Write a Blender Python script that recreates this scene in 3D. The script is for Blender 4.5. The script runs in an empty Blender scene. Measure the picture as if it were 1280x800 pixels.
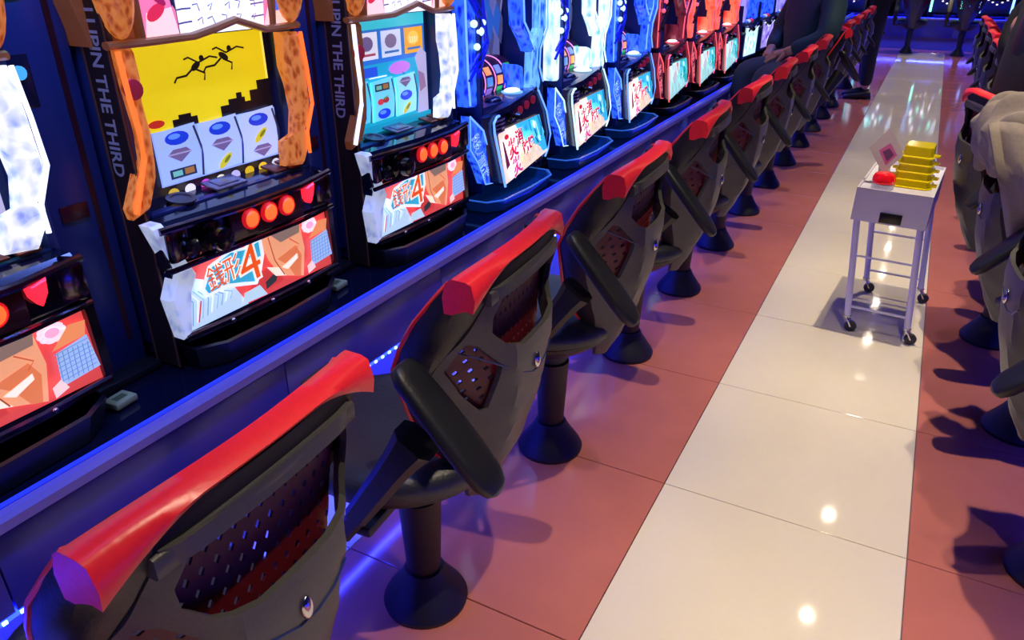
import bpy, bmesh, math, random
from mathutils import Vector, Matrix, Euler
from mathutils.geometry import delaunay_2d_cdt
PI = math.pi
SC = bpy.context.scene
COL = SC.collection

# ------------------------------------------------------------------ camera, world, lights, exposure
cam_d = bpy.data.cameras.new('camera')
cam_d.sensor_width = 36.0
cam_d.lens = 36.0 * 924.6 / 1280.0
cam_d.clip_start = 0.02
cam = bpy.data.objects.new('camera', cam_d)
COL.objects.link(cam)
cam.location = (0.0, 0.0, 1.297)
cam.rotation_euler = (PI / 2 - 0.45842, 0.0, 0.49038)
SC.camera = cam

world = bpy.data.worlds.new('world')
SC.world = world
world.use_nodes = True
world.node_tree.nodes['Background'].inputs[0].default_value = (0.10, 0.13, 0.42, 1)
world.node_tree.nodes['Background'].inputs[1].default_value = 0.10

SC.view_settings.view_transform = 'Standard'
SC.view_settings.look = 'None'
SC.view_settings.gamma = 1.0
SC.view_settings.exposure = 0.0

CEIL_Z = 2.6
DOWNLIGHTS = [(0.06, 0.7 + 1.1 * k) for k in range(-2, 12)]
DOWNLIGHT_W = 172.0
WARM = (1.0, 0.83, 0.60)


def spot(name, loc, power, col, size=0.016, angle=1.02, blend=1.0):
    d = bpy.data.lights.new(name, 'SPOT')
    d.energy = power
    d.color = col
    d.shadow_soft_size = size
    d.spot_size = angle
    d.spot_blend = blend
    o = bpy.data.objects.new(name, d)
    o.location = loc
    COL.objects.link(o)
    return o


for (lx, ly) in DOWNLIGHTS:
    spot('downlight_lamp', (lx, ly, CEIL_Z - 0.03), DOWNLIGHT_W * (1.0 if ly < 4.5 else .75 if ly < 5.5 else .5), WARM)

def strip_light(name, loc, size, power, col, rot=(0, 0, 0)):
    d = bpy.data.lights.new(name, 'AREA')
    d.shape = 'RECTANGLE'
    d.size, d.size_y = size
    d.energy = power
    d.color = col
    o = bpy.data.objects.new(name, d)
    o.location = loc
    o.rotation_euler = rot
    COL.objects.link(o)
    return o


# blue fill lamp added under the ceiling on the left, and the LED tape under the bench fascias
blue_fill = strip_light('blue_fill_lamp', (-0.75, 5.5, CEIL_Z - 0.04), (0.12, 14.0), 150.0, (0.15, 0.24, 1.0), (0, 0.62, 0))
blue_fill.data.spread = 1.7
strip_light('led_tape_lamp', (-1.150, 6.2, 0.305), (0.012, 14.0), 60.0, (0.04, 0.05, 1.0), (0, 0.35, 0))
strip_light('led_tape_lamp', (0.865, 6.2, 0.305), (0.012, 14.0), 20.0, (0.05, 0.07, 1.0), (0, -0.35, 0))
strip_light('led_tape_lamp', (-0.1, 13.44, 0.165), (3.0, 0.012), 9.0, (0.05, 0.07, 1.0), (-0.35, 0, 0))


# ------------------------------------------------------------------ colour and material helpers
def lin(c):
    return c / 12.92 if c <= 0.04045 else ((c + 0.055) / 1.055) ** 2.4


def hexc(h):
    if not isinstance(h, str):
        return tuple(h)
    return tuple(lin(int(h[i:i + 2], 16) / 255.0) for i in (0, 2, 4))


MATS = {}


def mat(name, col, rough=0.5, metal=0.0, emit=None, es=0.0, noise=0.0, nscale=30.0, bump=0.0, alpha=1.0,
        trans=0.0, coat=0.0, spec=0.5):
    if name in MATS:
        return MATS[name]
    m = bpy.data.materials.new(name)
    m.use_nodes = True
    nt = m.node_tree
    b = nt.nodes['Principled BSDF']
    c = hexc(col)
    b.inputs['Base Color'].default_value = (*c, 1)
    b.inputs['Roughness'].default_value = rough
    b.inputs['Metallic'].default_value = metal
    b.inputs['Specular IOR Level'].default_value = spec
    b.inputs['Coat Weight'].default_value = coat
    b.inputs['Alpha'].default_value = alpha
    b.inputs['Transmission Weight'].default_value = trans
    if emit is not None:
        b.inputs['Emission Color'].default_value = (*hexc(emit), 1)
        b.inputs['Emission Strength'].default_value = es
    if noise > 0 or bump > 0:
        tc = nt.nodes.new('ShaderNodeTexCoord')
        n = nt.nodes.new('ShaderNodeTexNoise')
        n.inputs['Scale'].default_value = nscale
        n.inputs['Detail'].default_value = 4
        nt.links.new(tc.outputs['Object'], n.inputs['Vector'])
        if noise > 0:
            r = nt.nodes.new('ShaderNodeValToRGB')
            r.color_ramp.elements[0].position = 0.3
            r.color_ramp.elements[1].position = 0.7
            r.color_ramp.elements[0].color = (*[x * (1 - noise) for x in c], 1)
            r.color_ramp.elements[1].color = (*[min(1, x * (1 + noise)) for x in c], 1)
            nt.links.new(n.outputs['Fac'], r.inputs['Fac'])
            nt.links.new(r.outputs['Color'], b.inputs['Base Color'])
        if bump > 0:
            bp = nt.nodes.new('ShaderNodeBump')
            bp.inputs['Strength'].default_value = bump
            bp.inputs['Distance'].default_value = 0.004
            nt.links.new(n.outputs['Fac'], bp.inputs['Height'])
            nt.links.new(bp.outputs['Normal'], b.inputs['Normal'])
    MATS[name] = m
    return m


def glow_mat(name, c_dark, c_mid, c_bright, es, scale=28.0, rough=0.2, stretch=(1, 1, 1), dist=0.0):
    """moulded translucent plastic lit from inside: cellular facets carry the glow"""
    if name in MATS:
        return MATS[name]
    m = bpy.data.materials.new(name)
    m.use_nodes = True
    nt = m.node_tree
    b = nt.nodes['Principled BSDF']
    tc = nt.nodes.new('ShaderNodeTexCoord')
    mp = nt.nodes.new('ShaderNodeMapping')
    mp.inputs['Scale'].default_value = stretch
    v = nt.nodes.new('ShaderNodeTexVoronoi')
    v.inputs['Scale'].default_value = scale
    n = nt.nodes.new('ShaderNodeTexNoise')
    n.inputs['Scale'].default_value = scale * 0.55
    n.inputs['Detail'].default_value = 5
    n.inputs['Distortion'].default_value = 1.2
    mx = nt.nodes.new('ShaderNodeMath')
    mx.operation = 'MULTIPLY_ADD'
    mx.inputs[1].default_value = 0.55
    r = nt.nodes.new('ShaderNodeValToRGB')
    e = r.color_ramp.elements
    e[0].position, e[1].position = 0.30, 0.86
    e[0].color = (*hexc(c_dark), 1)
    e[1].color = (*hexc(c_bright), 1)
    k = e.new(0.56)
    k.color = (*hexc(c_mid), 1)
    L = nt.links
    L.new(tc.outputs['Object'], mp.inputs['Vector'])
    L.new(mp.outputs['Vector'], v.inputs['Vector'])
    L.new(mp.outputs['Vector'], n.inputs['Vector'])
    L.new(v.outputs['Distance'], mx.inputs[0])
    L.new(n.outputs['Fac'], mx.inputs[2])
    L.new(mx.outputs[0], r.inputs['Fac'])
    L.new(r.outputs['Color'], b.inputs['Base Color'])
    L.new(r.outputs['Color'], b.inputs['Emission Color'])
    b.inputs['Emission Strength'].default_value = es
    b.inputs['Roughness'].default_value = rough
    bp = nt.nodes.new('ShaderNodeBump')
    bp.inputs['Strength'].default_value = 0.5
    bp.inputs['Distance'].default_value = 0.004
    L.new(mx.outputs[0], bp.inputs['Height'])
    L.new(bp.outputs['Normal'], b.inputs['Normal'])
    MATS[name] = m
    return m


def art_mat(name, es):
    """printed film: colours stored per face; es > 0 for backlit film and screens"""
    if name in MATS:
        return MATS[name]
    m = bpy.data.materials.new(name)
    m.use_nodes = True
    nt = m.node_tree
    b = nt.nodes['Principled BSDF']
    a = nt.nodes.new('ShaderNodeAttribute')
    a.attribute_name = 'Col'
    nt.links.new(a.outputs['Color'], b.inputs['Base Color'])
    if es > 0:
        nt.links.new(a.outputs['Color'], b.inputs['Emission Color'])
        b.inputs['Emission Strength'].default_value = es
    b.inputs['Roughness'].default_value = 0.3
    MATS[name] = m
    return m


# ------------------------------------------------------------------ mesh helpers
class MB:
    def __init__(self):
        self.v, self.f, self.m, self.c = [], [], [], []

    def add(self, verts, faces, mi=0, col=(1, 1, 1)):
        o = len(self.v)
        self.v += [tuple(p) for p in verts]
        for f in faces:
            self.f.append(tuple(i + o for i in f))
            self.m.append(mi)
            self.c.append(col)
        return self

    def box(self, c, s, rot=None, bev=0.0, mi=0):
        hx, hy, hz = s[0] / 2, s[1] / 2, s[2] / 2
        b = min(bev, hx * .9, hy * .9, hz * .9)
        if b <= 0:
            vs = [(x * hx, y * hy, z * hz) for x in (-1, 1) for y in (-1, 1) for z in (-1, 1)]
            fs = [(0, 1, 3, 2), (4, 6, 7, 5), (0, 4, 5, 1), (2, 3, 7, 6), (0, 2, 6, 4), (1, 5, 7, 3)]
        else:
            bm = bmesh.new()
            bmesh.ops.create_cube(bm, size=1.0)
            for q in bm.verts:
                q.co = Vector((q.co.x * 2 * hx, q.co.y * 2 * hy, q.co.z * 2 * hz))
            bmesh.ops.bevel(bm, geom=bm.edges[:], offset=b, segments=2, profile=0.5, affect='EDGES')
            bm.verts.index_update()
            vs = [tuple(q.co) for q in bm.verts]
            fs = [tuple(q.index for q in f.verts) for f in bm.faces]
            bm.free()
        R = Matrix.Identity(3) if rot is None else (Euler(rot).to_matrix() if not isinstance(rot, Matrix) else rot)
        C = Vector(c)
        return self.add([R @ Vector(p) + C for p in vs], fs, mi)

    def loft(self, rings, closed=True, caps=True, mi=0):
        n = len(rings[0])
        vs = [p for r in rings for p in r]
        fs = []
        for i in range(len(rings) - 1):
            for j in range(n if closed else n - 1):
                a, b = i * n + j, i * n + (j + 1) % n
                fs.append((a, b, b + n, a + n))
        if caps and closed:
            fs.append(tuple(range(n))[::-1])
            fs.append(tuple(range((len(rings) - 1) * n, len(rings) * n)))
        return self.add(vs, fs, mi)

    def lathe(self, prof, seg=24, c=(0, 0, 0), sx=1.0, sy=1.0, mi=0, caps=True):
        rings = []
        for r, z in prof:
            rings.append([(c[0] + sx * r * math.cos(2 * PI * k / seg), c[1] + sy * r * math.sin(2 * PI * k / seg), c[2] + z)
                          for k in range(seg)])
        return self.loft(rings, True, caps, mi)

    def tube(self, path, r, seg=8, mi=0, flat=1.0):
        P = [Vector(p) for p in path]
        rings = []
        up = Vector((0.13, 0.21, 0.97)).normalized()
        for i, p in enumerate(P):
            t = (P[min(i + 1, len(P) - 1)] - P[max(i - 1, 0)]).normalized()
            a = t.cross(up)
            if a.length < 1e-3:
                a = t.cross(Vector((1, 0, 0)))
            a.normalize()
            b = a.cross(t).normalized()
            rr = r[i] if isinstance(r, (list, tuple)) else r
            rings.append([p + a * rr * math.cos(2 * PI * k / seg) + b * rr * flat * math.sin(2 * PI * k / seg) for k in range(seg)])
        return self.loft(rings, True, True, mi)

    def prism(self, poly, a, b, axis='x', mi=0, inset=0.0):
        """poly: 2D outline in the plane normal to the axis, extruded from a to b; inset chamfers the b side"""
        def put(p, h):
            return {'x': (h, p[0], p[1]), 'y': (p[0], h, p[1]), 'z': (p[0], p[1], h)}[axis]
        n = len(poly)
        cx, cy = sum(p[0] for p in poly) / n, sum(p[1] for p in poly) / n
        rings = [[put(p, a) for p in poly]]
        if inset > 0:
            s = 1 if b > a else -1
            rings.append([put(p, b - s * inset) for p in poly])
            q = []
            for p in poly:
                d = math.hypot(p[0] - cx, p[1] - cy) or 1
                k = max(0, (d - inset) / d)
                q.append((cx + (p[0] - cx) * k, cy + (p[1] - cy) * k))
            rings.append([put(p, b) for p in q])
        else:
            rings.append([put(p, b) for p in poly])
        return self.loft(rings, True, True, mi)

    def sphere(self, c, r, seg=16, rings=10, half=False, rot=None, mi=0):
        r = (r, r, r) if not isinstance(r, (tuple, list)) else r
        R = Matrix.Identity(3) if rot is None else Euler(rot).to_matrix()
        rg = []
        for i in range(rings + 1):
            th = (PI / 2 if half else PI) * i / rings
            s, z = math.sin(th), math.cos(th)
            s = max(s, 0.02)
            rg.append([R @ Vector((r[0] * s * math.cos(2 * PI * k / seg), r[1] * s * math.sin(2 * PI * k / seg), r[2] * z)) + Vector(c)
                       for k in range(seg)])
        return self.loft(rg[::-1], True, True, mi)

    def mesh(self, name, mats, smooth=35.0, colors=False, recalc=True):
        me = bpy.data.meshes.new(name)
        me.from_pydata(self.v, [], self.f)
        for m in mats:
            me.materials.append(m)
        if len(mats) > 1:
            me.polygons.foreach_set('material_index', self.m)
        if colors:
            at = me.color_attributes.new('Col', 'FLOAT_COLOR', 'CORNER')
            buf = []
            for p, c in zip(me.polygons, self.c):
                buf += [c[0], c[1], c[2], 1.0] * p.loop_total
            at.data.foreach_set('color', buf)
        if recalc:
            bm = bmesh.new()
            bm.from_mesh(me)
            bmesh.ops.recalc_face_normals(bm, faces=bm.faces[:])
            bm.to_mesh(me)
            bm.free()
        if smooth:
            me.polygons.foreach_set('use_smooth', [True] * len(me.polygons))
            me.set_sharp_from_angle(angle=math.radians(smooth))
        me.update()
        return me


def put(name, me, parent=None, loc=(0, 0, 0), rot=(0, 0, 0), label=None):
    o = bpy.data.objects.new(name, me)
    COL.objects.link(o)
    o.parent = parent
    o.location = loc
    o.rotation_euler = rot
    if label:
        o['label'] = label
    return o


def B(name, mb, mats, parent=None, loc=(0, 0, 0), rot=(0, 0, 0), smooth=35.0, label=None, colors=False, recalc=True):
    mats = mats if isinstance(mats, (list, tuple)) else [mats]
    return put(name, mb.mesh(name, mats, smooth, colors, recalc), parent, loc, rot, label)


def thing(name, label, cat, loc=(0, 0, 0), rz=0.0, group=None):
    o = bpy.data.objects.new(name, None)
    o.empty_display_size = 0.05
    COL.objects.link(o)
    o.location = loc
    o.rotation_euler = (0, 0, rz)
    tag(o, label, cat, group)
    return o


def tag(o, label, cat, group=None):
    o['label'] = label
    o['category'] = cat
    if group:
        o['group'] = group
    return o


def copy_tree(root, label, loc, rz, group=None):
    def cp(o, par):
        c = o.copy()
        COL.objects.link(c)
        c.parent = par
        for ch in list(o.children):
            cp(ch, c)
        return c
    r = cp(root, None)
    r.location = loc
    r.rotation_euler = (0, 0, rz)
    r['label'] = label
    if group:
        r['group'] = group
    return r


def structure(o, label=None):
    o['kind'] = 'structure'
    if label:
        o['label'] = label
    return o


# text turned into flat triangles, normalised so that it is 1 high
_TXT = {}


def text_tris(s, offset=0.0, bold=0.0):
    key = (s, offset)
    if key in _TXT:
        return _TXT[key]
    cu = bpy.data.curves.new('lettering', 'FONT')
    cu.body = s
    cu.resolution_u = 3
    cu.offset = offset
    ob = bpy.data.objects.new('lettering', cu)
    COL.objects.link(ob)
    dg = bpy.context.evaluated_depsgraph_get()
    dg.update()
    me = bpy.data.meshes.new_from_object(ob.evaluated_get(dg))
    vs = [(p.co.x, p.co.y) for p in me.vertices]
    fs = [tuple(p.vertices) for p in me.polygons]
    bpy.data.objects.remove(ob)
    bpy.data.curves.remove(cu)
    bpy.data.meshes.remove(me)
    _TXT[key] = (vs, fs)
    return _TXT[key]


def bbox2(vs):
    xs = [p[0] for p in vs] or [0]
    ys = [p[1] for p in vs] or [0]
    return min(xs), min(ys), max(xs), max(ys)


class Art:
    """flat print on a quad: (u, v) in 0..1, u to the viewer's right, v up"""

    def __init__(self, BL, BR, TL, TR, nrm=(1, 0, 0)):
        self.q = [Vector(p) for p in (BL, BR, TL, TR)]
        self.n = Vector(nrm).normalized()
        self.k = 0
        self.mb = MB()
        w = ((self.q[1] - self.q[0]).length + (self.q[3] - self.q[2]).length) / 2
        h = ((self.q[2] - self.q[0]).length + (self.q[3] - self.q[1]).length) / 2
        self.asp = w / h

    def P(self, u, v, k):
        a = self.q[0].lerp(self.q[1], u)
        b = self.q[2].lerp(self.q[3], u)
        return a.lerp(b, v) + self.n * (0.00025 * k)

    def poly(self, pts, col):
        self.k += 1
        c = hexc(col)
        vs = [self.P(u, v, self.k) for u, v in pts]
        n = len(vs)
        if n <= 4:
            self.mb.add(vs, [tuple(range(n))], 0, c)
        else:
            cx, cy = sum(p[0] for p in pts) / n, sum(p[1] for p in pts) / n
            # concave outlines are triangulated
            from mathutils.geometry import tessellate_polygon
            tr = tessellate_polygon([[Vector((u * self.asp, v, 0)) for u, v in pts]])
            self.mb.add(vs, [tuple(t) for t in tr], 0, c)
        return self

    def rect(self, u0, v0, u1, v1, col):
        return self.poly([(u0, v0), (u1, v0), (u1, v1), (u0, v1)], col)

    def ell(self, u, v, ru, rv, col, n=14, rot=0.0):
        pts = []
        for k in range(n):
            a = 2 * PI * k / n
            x, y = ru * self.asp * math.cos(a), rv * math.sin(a)
            x, y = x * math.cos(rot) - y * math.sin(rot), x * math.sin(rot) + y * math.cos(rot)
            pts.append((u + x / self.asp, v + y))
        return self.poly(pts, col)

    def line(self, pts, w, col):
        """w in units of the height"""
        L = [Vector((u * self.asp, v)) for u, v in pts]
        a, b = [], []
        for i, p in enumerate(L):
            t = L[min(i + 1, len(L) - 1)] - L[max(0, i - 1)]
            if t.length < 1e-6:
                continue
            t.normalize()
            nn = Vector((-t.y, t.x)) * w / 2
            a.append(p + nn)
            b.append(p - nn)
        self.k += 1
        c = hexc(col)
        m = len(a)
        vs = [self.P(p.x / self.asp, p.y, self.k) for p in a] + [self.P(p.x / self.asp, p.y, self.k) for p in b]
        self.mb.add(vs, [(i, i + 1, m + i + 1, m + i) for i in range(m - 1)], 0, c)
        return self

    def text(self, s, u, v, h, col, wd=None, rot=0.0, shear=0.0, offset=0.0, ref=None):
        """text centred at (u, v), h tall (of the quad height), optional width wd (of the quad width)"""
        vs, fs = text_tris(s, offset)
        x0, y0, x1, y1 = bbox2(ref or text_tris(s, 0.0)[0])
        self.k += 1
        sy = h / max(1e-6, y1 - y0)
        sx = sy if wd is None else wd * self.asp / max(1e-6, x1 - x0)
        out = []
        for x, y in vs:
            X, Y = (x - (x0 + x1) / 2) * sx, (y - (y0 + y1) / 2) * sy
            X += shear * Y
            X, Y = X * math.cos(rot) - Y * math.sin(rot), X * math.sin(rot) + Y * math.cos(rot)
            out.append(self.P(u + X / self.asp, v + Y, self.k))
        self.mb.add(out, fs, 0, hexc(col))
        return self

    def done(self, name, mats, parent):
        return put(name, self.mb.mesh(name, [mats], 0, True, False), parent)


# ------------------------------------------------------------------ materials
M = {}
M['cream'] = mat('cream_porcelain', 'dcd3bd', 0.06, noise=0.03, nscale=3.0, spec=0.5)
M['red_tile'] = mat('red_porcelain', 'b56c60', 0.10, noise=0.06, nscale=6.0, spec=0.45)
M['grout'] = mat('grout', '6b5a4c', 0.8)
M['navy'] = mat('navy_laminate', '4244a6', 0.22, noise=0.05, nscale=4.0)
M['dark'] = mat('black_plastic_blue_lit', '24356c', 0.32)  # black plastic, blue reflections and haze put into its base colour
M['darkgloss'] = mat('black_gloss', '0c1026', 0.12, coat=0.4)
M['charcoal'] = mat('charcoal_plastic', '403f41', 0.42, noise=0.04, nscale=200, bump=0.12)
M['softblack'] = mat('black_soft_plastic', '141519', 0.45, noise=0.05, nscale=220, bump=0.15)
M['vinyl'] = mat('black_vinyl', '24252e', 0.38, noise=0.06, nscale=160, bump=0.2)
M['red_vinyl'] = mat('red_vinyl', 'f62a38', 0.33, noise=0.04, nscale=120, bump=0.1)
M['red_mesh'] = mat('red_backrest_mesh', '5c0a1e', 0.5, noise=0.1, nscale=200)
M['postblack'] = mat('black_painted_steel', '0f1016', 0.5, noise=0.05, nscale=60)
M['chrome'] = mat('chrome', 'c8c8cc', 0.12, metal=1.0)
M['smoke_chrome'] = mat('smoked_chrome', '66606a', 0.16, metal=1.0, noise=0.3, nscale=40)
M['white_metal'] = mat('white_painted_metal', 'd6d3e4', 0.35)
M['rubber'] = mat('grey_rubber', '2b2b30', 0.5)
M['backlit'] = art_mat('backlit_film', 0.92)
M['screen'] = art_mat('display_screen', 0.95)
M['dimscreen'] = art_mat('dim_display', 0.5)
M['print'] = art_mat('printed_film', 0.0)
M['led_blue'] = mat('blue_led', '0404ff', 0.3, emit='0610ff', es=45.0)
M['led_core'] = mat('blue_led_core', '6080ff', 0.3, emit='4a70ff', es=22.0)
M['led_line'] = mat('blue_light_line', '2030ff', .3, emit='2434ff', es=1.2)
M['trim_blue'] = mat('lavender_edge_trim', '8a7fd0', 0.25, coat=0.3)


# ------------------------------------------------------------------ the room
floor = structure(put('floor', MB().box((-1.0, 6.8, -0.03), (9.0, 17.6, 0.04)).mesh('floor', [M['grout']], 0)),
                  'tiled floor with a cream walkway between red tile bands')


def tile_mesh(name, w, m):
    mb = MB()
    g = 0.0012
    hw, hl = w / 2 - g, 0.3 - g
    b = 0.0012
    mb.loft([[(-hw, -hl, -0.010), (hw, -hl, -0.010), (hw, hl, -0.010), (-hw, hl, -0.010)],
             [(-hw, -hl, -b), (hw, -hl, -b), (hw, hl, -b), (-hw, hl, -b)],
             [(-hw + b, -hl + b, 0), (hw - b, -hl + b, 0), (hw - b, hl - b, 0), (-hw + b, hl - b, 0)]])
    return mb.mesh(name, [m], 0)


t_cream = tile_mesh('tile', 0.6, M['cream'])
t_red = tile_mesh('tile', 0.6, M['red_tile'])
random.seed(3)
for xc, me in ((-0.0942, t_cream), (-0.6942, t_red), (-1.2942, t_cream), (0.5058, t_red), (1.1058, t_cream)):
    for k in range(-3, 21):
        put('tile', me, floor, (xc, 1.0248 + 0.6 * k + 0.3 - 0.6, random.uniform(-0.0003, 0)))
for xc in (-0.0942, -0.6942, -1.2942, 0.5058, 1.1058, -1.8942, 1.7058):
    for k in range(21, 25):
        put('tile', t_red, floor, (xc, 1.0248 + 0.6 * k + 0.3 - 0.6, 0))

structure(put('ceiling', MB().box((-1.0, 6.8, CEIL_Z + 0.05), (9.0, 17.6, 0.1)).mesh('ceiling', [mat('dark_ceiling', '2a2a34', 0.9)], 0)),
          'dark ceiling with rows of small round downlights')
LAMP = mat('lamp_disc', 'ffffff', 0.3, emit=(1.0, 0.85, 0.62), es=160.0)
ORD = ['first', 'second', 'third', 'fourth', 'fifth', 'sixth', 'seventh', 'eighth', 'ninth', 'tenth', 'eleventh', 'twelfth', 'thirteenth', 'fourteenth']
RING = mat('lamp_ring', 'e8e6e0', 0.4)
ring_me = MB().lathe([(0.035, 0.0), (0.052, 0.0), (0.056, 0.012), (0.035, 0.012)], 20, caps=False).mesh('trim_ring', [RING])
disc_me = MB().lathe([(0.034, 0.004), (0.034, 0.010)], 16).mesh('bulb', [LAMP])
for i, (lx, ly) in enumerate(DOWNLIGHTS):
    t = thing('ceiling_downlight', ORD[i] + ' small round warm downlight in the ceiling above the aisle, counted from the near end', 'ceiling light',
              (lx, ly, CEIL_Z - 0.012), 0, 'downlights in the ceiling')
    put('trim_ring', ring_me, t)
    put('bulb', disc_me, t)

# back boards of the two machine islands stand as low walls
structure(put('wall_left', MB().box((-1.76, 6.4, 1.3), (0.06, 16.8, 2.6)).mesh('wall_left', [M['navy']], 0)),
          'dark island back wall behind the left slot machines')
structure(put('wall_right', MB().box((1.62, 6.4, 1.3), (0.06, 16.8, 2.6)).mesh('wall_right', [M['navy']], 0)),
          'dark island back wall on the right side')
structure(put('wall_back', MB().box((-0.8, 14.4, 1.3), (6.0, 0.06, 2.6)).mesh('wall_back', [M['navy']], 0)),
          'dark wall behind the far bank of machines')


# ------------------------------------------------------------------ machine islands (bench, fascia, LED)
def island(label, loc, rz, length, pitch, z_led=0.32, z_top=0.50, depth=0.52, led_top=False):
    """front face at local x = 0 looking towards +x, runs along +y from 0 to length"""
    t = thing('machine_island', label, 'bench', loc, rz)
    B('top_board', MB().box((-depth / 2 - 0.012, length / 2, z_top - 0.015), (depth, length, 0.03)), M['darkgloss'], t)
    B('edge_trim', MB().prism([(0.004, z_top - 0.030), (0.012, z_top - 0.024), (0.012, z_top - 0.006), (0.004, z_top + 0.002),
                               (-0.012, z_top + 0.002), (-0.012, z_top - 0.030)], 0.0, length, 'y'), M['trim_blue'], t,
      label='lavender edge strip along the bench front')
    B('light_line', MB().box((-.019, length / 2, z_top + .003), (.006, length, .005)), M['led_line'], t, label='thin blue light line on the bench edge')
    n = int(math.ceil(length / pitch))
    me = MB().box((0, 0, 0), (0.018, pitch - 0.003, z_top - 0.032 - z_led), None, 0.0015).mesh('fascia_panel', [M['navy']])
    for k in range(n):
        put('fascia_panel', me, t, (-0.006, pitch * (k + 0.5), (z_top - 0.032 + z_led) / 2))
    B('kick_panel', MB().box((-0.11, length / 2, z_led / 2 - 0.004), (0.02, length, z_led)), mat('grey_kick_panel', '6a6880', 0.3), t,
      label='recessed grey panel under the bench')
    B('under_board', MB().box((-0.06, length / 2, z_led + 0.004), (0.09, length, 0.012)), M['dark'], t)
    if led_top:
        z_led = z_top + .006
    B('led_strip', MB().box((-0.008, length / 2, z_led - 0.008), (0.012, length, 0.010)), M['led_blue'], t,
      label='glowing blue LED strip under the fascia')
    d = MB()
    for k in range(int(length / 0.03)):
        d.box((-0.001, 0.015 + 0.03 * k, z_led - 0.009), (0.004, 0.008, 0.006))
    o = B('led_dots', d, M['led_core'], t, smooth=0)
    o['kind'] = 'stuff'
    return t


P0, PITCH = 0.47, 0.648
island('navy bench with blue LED strip carrying the left row of slot machines', (-1.145, -0.9, 0), 0, 14.2, PITCH)
island('navy bench with blue LED strip behind the right row of chairs', (0.86, 13.3, 0), PI, 14.2, PITCH)
island('navy bench with blue LED edge closing the far end of the aisle', (-1.7, 13.45, 0), -PI / 2, 3.2, 0.648, 0.18, 0.45, led_top=True)


# ------------------------------------------------------------------ chairs
def interp(tab, z):
    if z <= tab[0][0]:
        return tab[0][1]
    for (a, b), (c, d) in zip(tab, tab[1:]):
        if z <= c:
            t = (z - a) / (c - a)
            t = t * t * (3 - 2 * t) * 0.35 + t * 0.65
            return b + (d - b) * t
    return tab[-1][1]


XB = [(.35, .150), (.42, .186), (.5, .220), (.6, .246), (.7, .256), (.8, .252), (.9, .240)]
WD = [(.35, .034), (.42, .064), (.5, .098), (.6, .140), (.7, .177), (.8, .188), (.9, .174)]
WR = [(.35, .020), (.42, .045), (.5, .078), (.6, .112), (.7, .120), (.8, .072), (.9, .006)]
RR = [(.35, .018), (.42, .030), (.5, .044), (.6, .060), (.7, .078), (.8, .100), (.9, .125)]


def shell_u(v, z):
    r, w = interp(RR, z), interp(WD, z)
    a = abs(v)
    x = interp(XB, z)
    if a > r:
        t = min(1.3, (a - r) / max(1e-4, w - r))
        x -= interp(WR, z) * t
    return x + 0.004 * (1 - min(1, a / max(r, 1e-4)) ** 2)


def sheet(outer, holes, step, fn, thick, nrm_sign=1):
    """outline with holes filled by a grid of triangles, mapped by fn(v, z) -> x, given thickness along x"""
    pts, edges = [], []

    def loop(L):
        o = len(pts)
        P = []
        for (a, b), (c, d) in zip(L, L[1:] + L[:1]):
            n = max(1, int(math.hypot(c - a, d - b) / step))
            for i in range(n):
                P.append((a + (c - a) * i / n, b + (d - b) * i / n))
        pts.extend(P)
        edges.extend([(o + i, o + (i + 1) % len(P)) for i in range(len(P))])
        return P

    loops = [loop(outer)] + [loop(h) for h in holes]

    def inside(p, L):
        c = False
        for (a, b), (d, e) in zip(L, L[1:] + L[:1]):
            if (b > p[1]) != (e > p[1]) and p[0] < (d - a) * (p[1] - b) / (e - b) + a:
                c = not c
        return c
    x0, y0, x1, y1 = bbox2(outer)
    y = y0 + step / 2
    while y < y1:
        x = x0 + step / 2
        while x < x1:
            if inside((x, y), outer) and not any(inside((x, y), h) for h in holes):
                if min(math.hypot(x - a, y - b) for L in loops for a, b in L) > step * 0.4:
                    pts.append((x, y))
            x += step
        y += step
    vs, es, fs, *_ = delaunay_2d_cdt([Vector(p) for p in pts], edges, [], 0, 1e-6)
    keep = []
    for f in fs:
        c = (sum(vs[i].x for i in f) / len(f), sum(vs[i].y for i in f) / len(f))
        if inside(c, outer) and not any(inside(c, h) for h in holes):
            keep.append(tuple(f))
    n = len(vs)
    V = [(fn(p.x, p.y), p.x, p.y) for p in vs] + [(fn(p.x, p.y) - thick, p.x, p.y) for p in vs]
    F = list(keep) + [tuple(i + n for i in f[::-1]) for f in keep]
    cnt = {}
    for f in keep:
        for a, b in zip(f, f[1:] + f[:1]):
            cnt[(a, b)] = 1
    for (a, b) in cnt:
        if (b, a) not in cnt:
            F.append((b, a, a + n, b + n))
    return MB().add(V, F)


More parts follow.
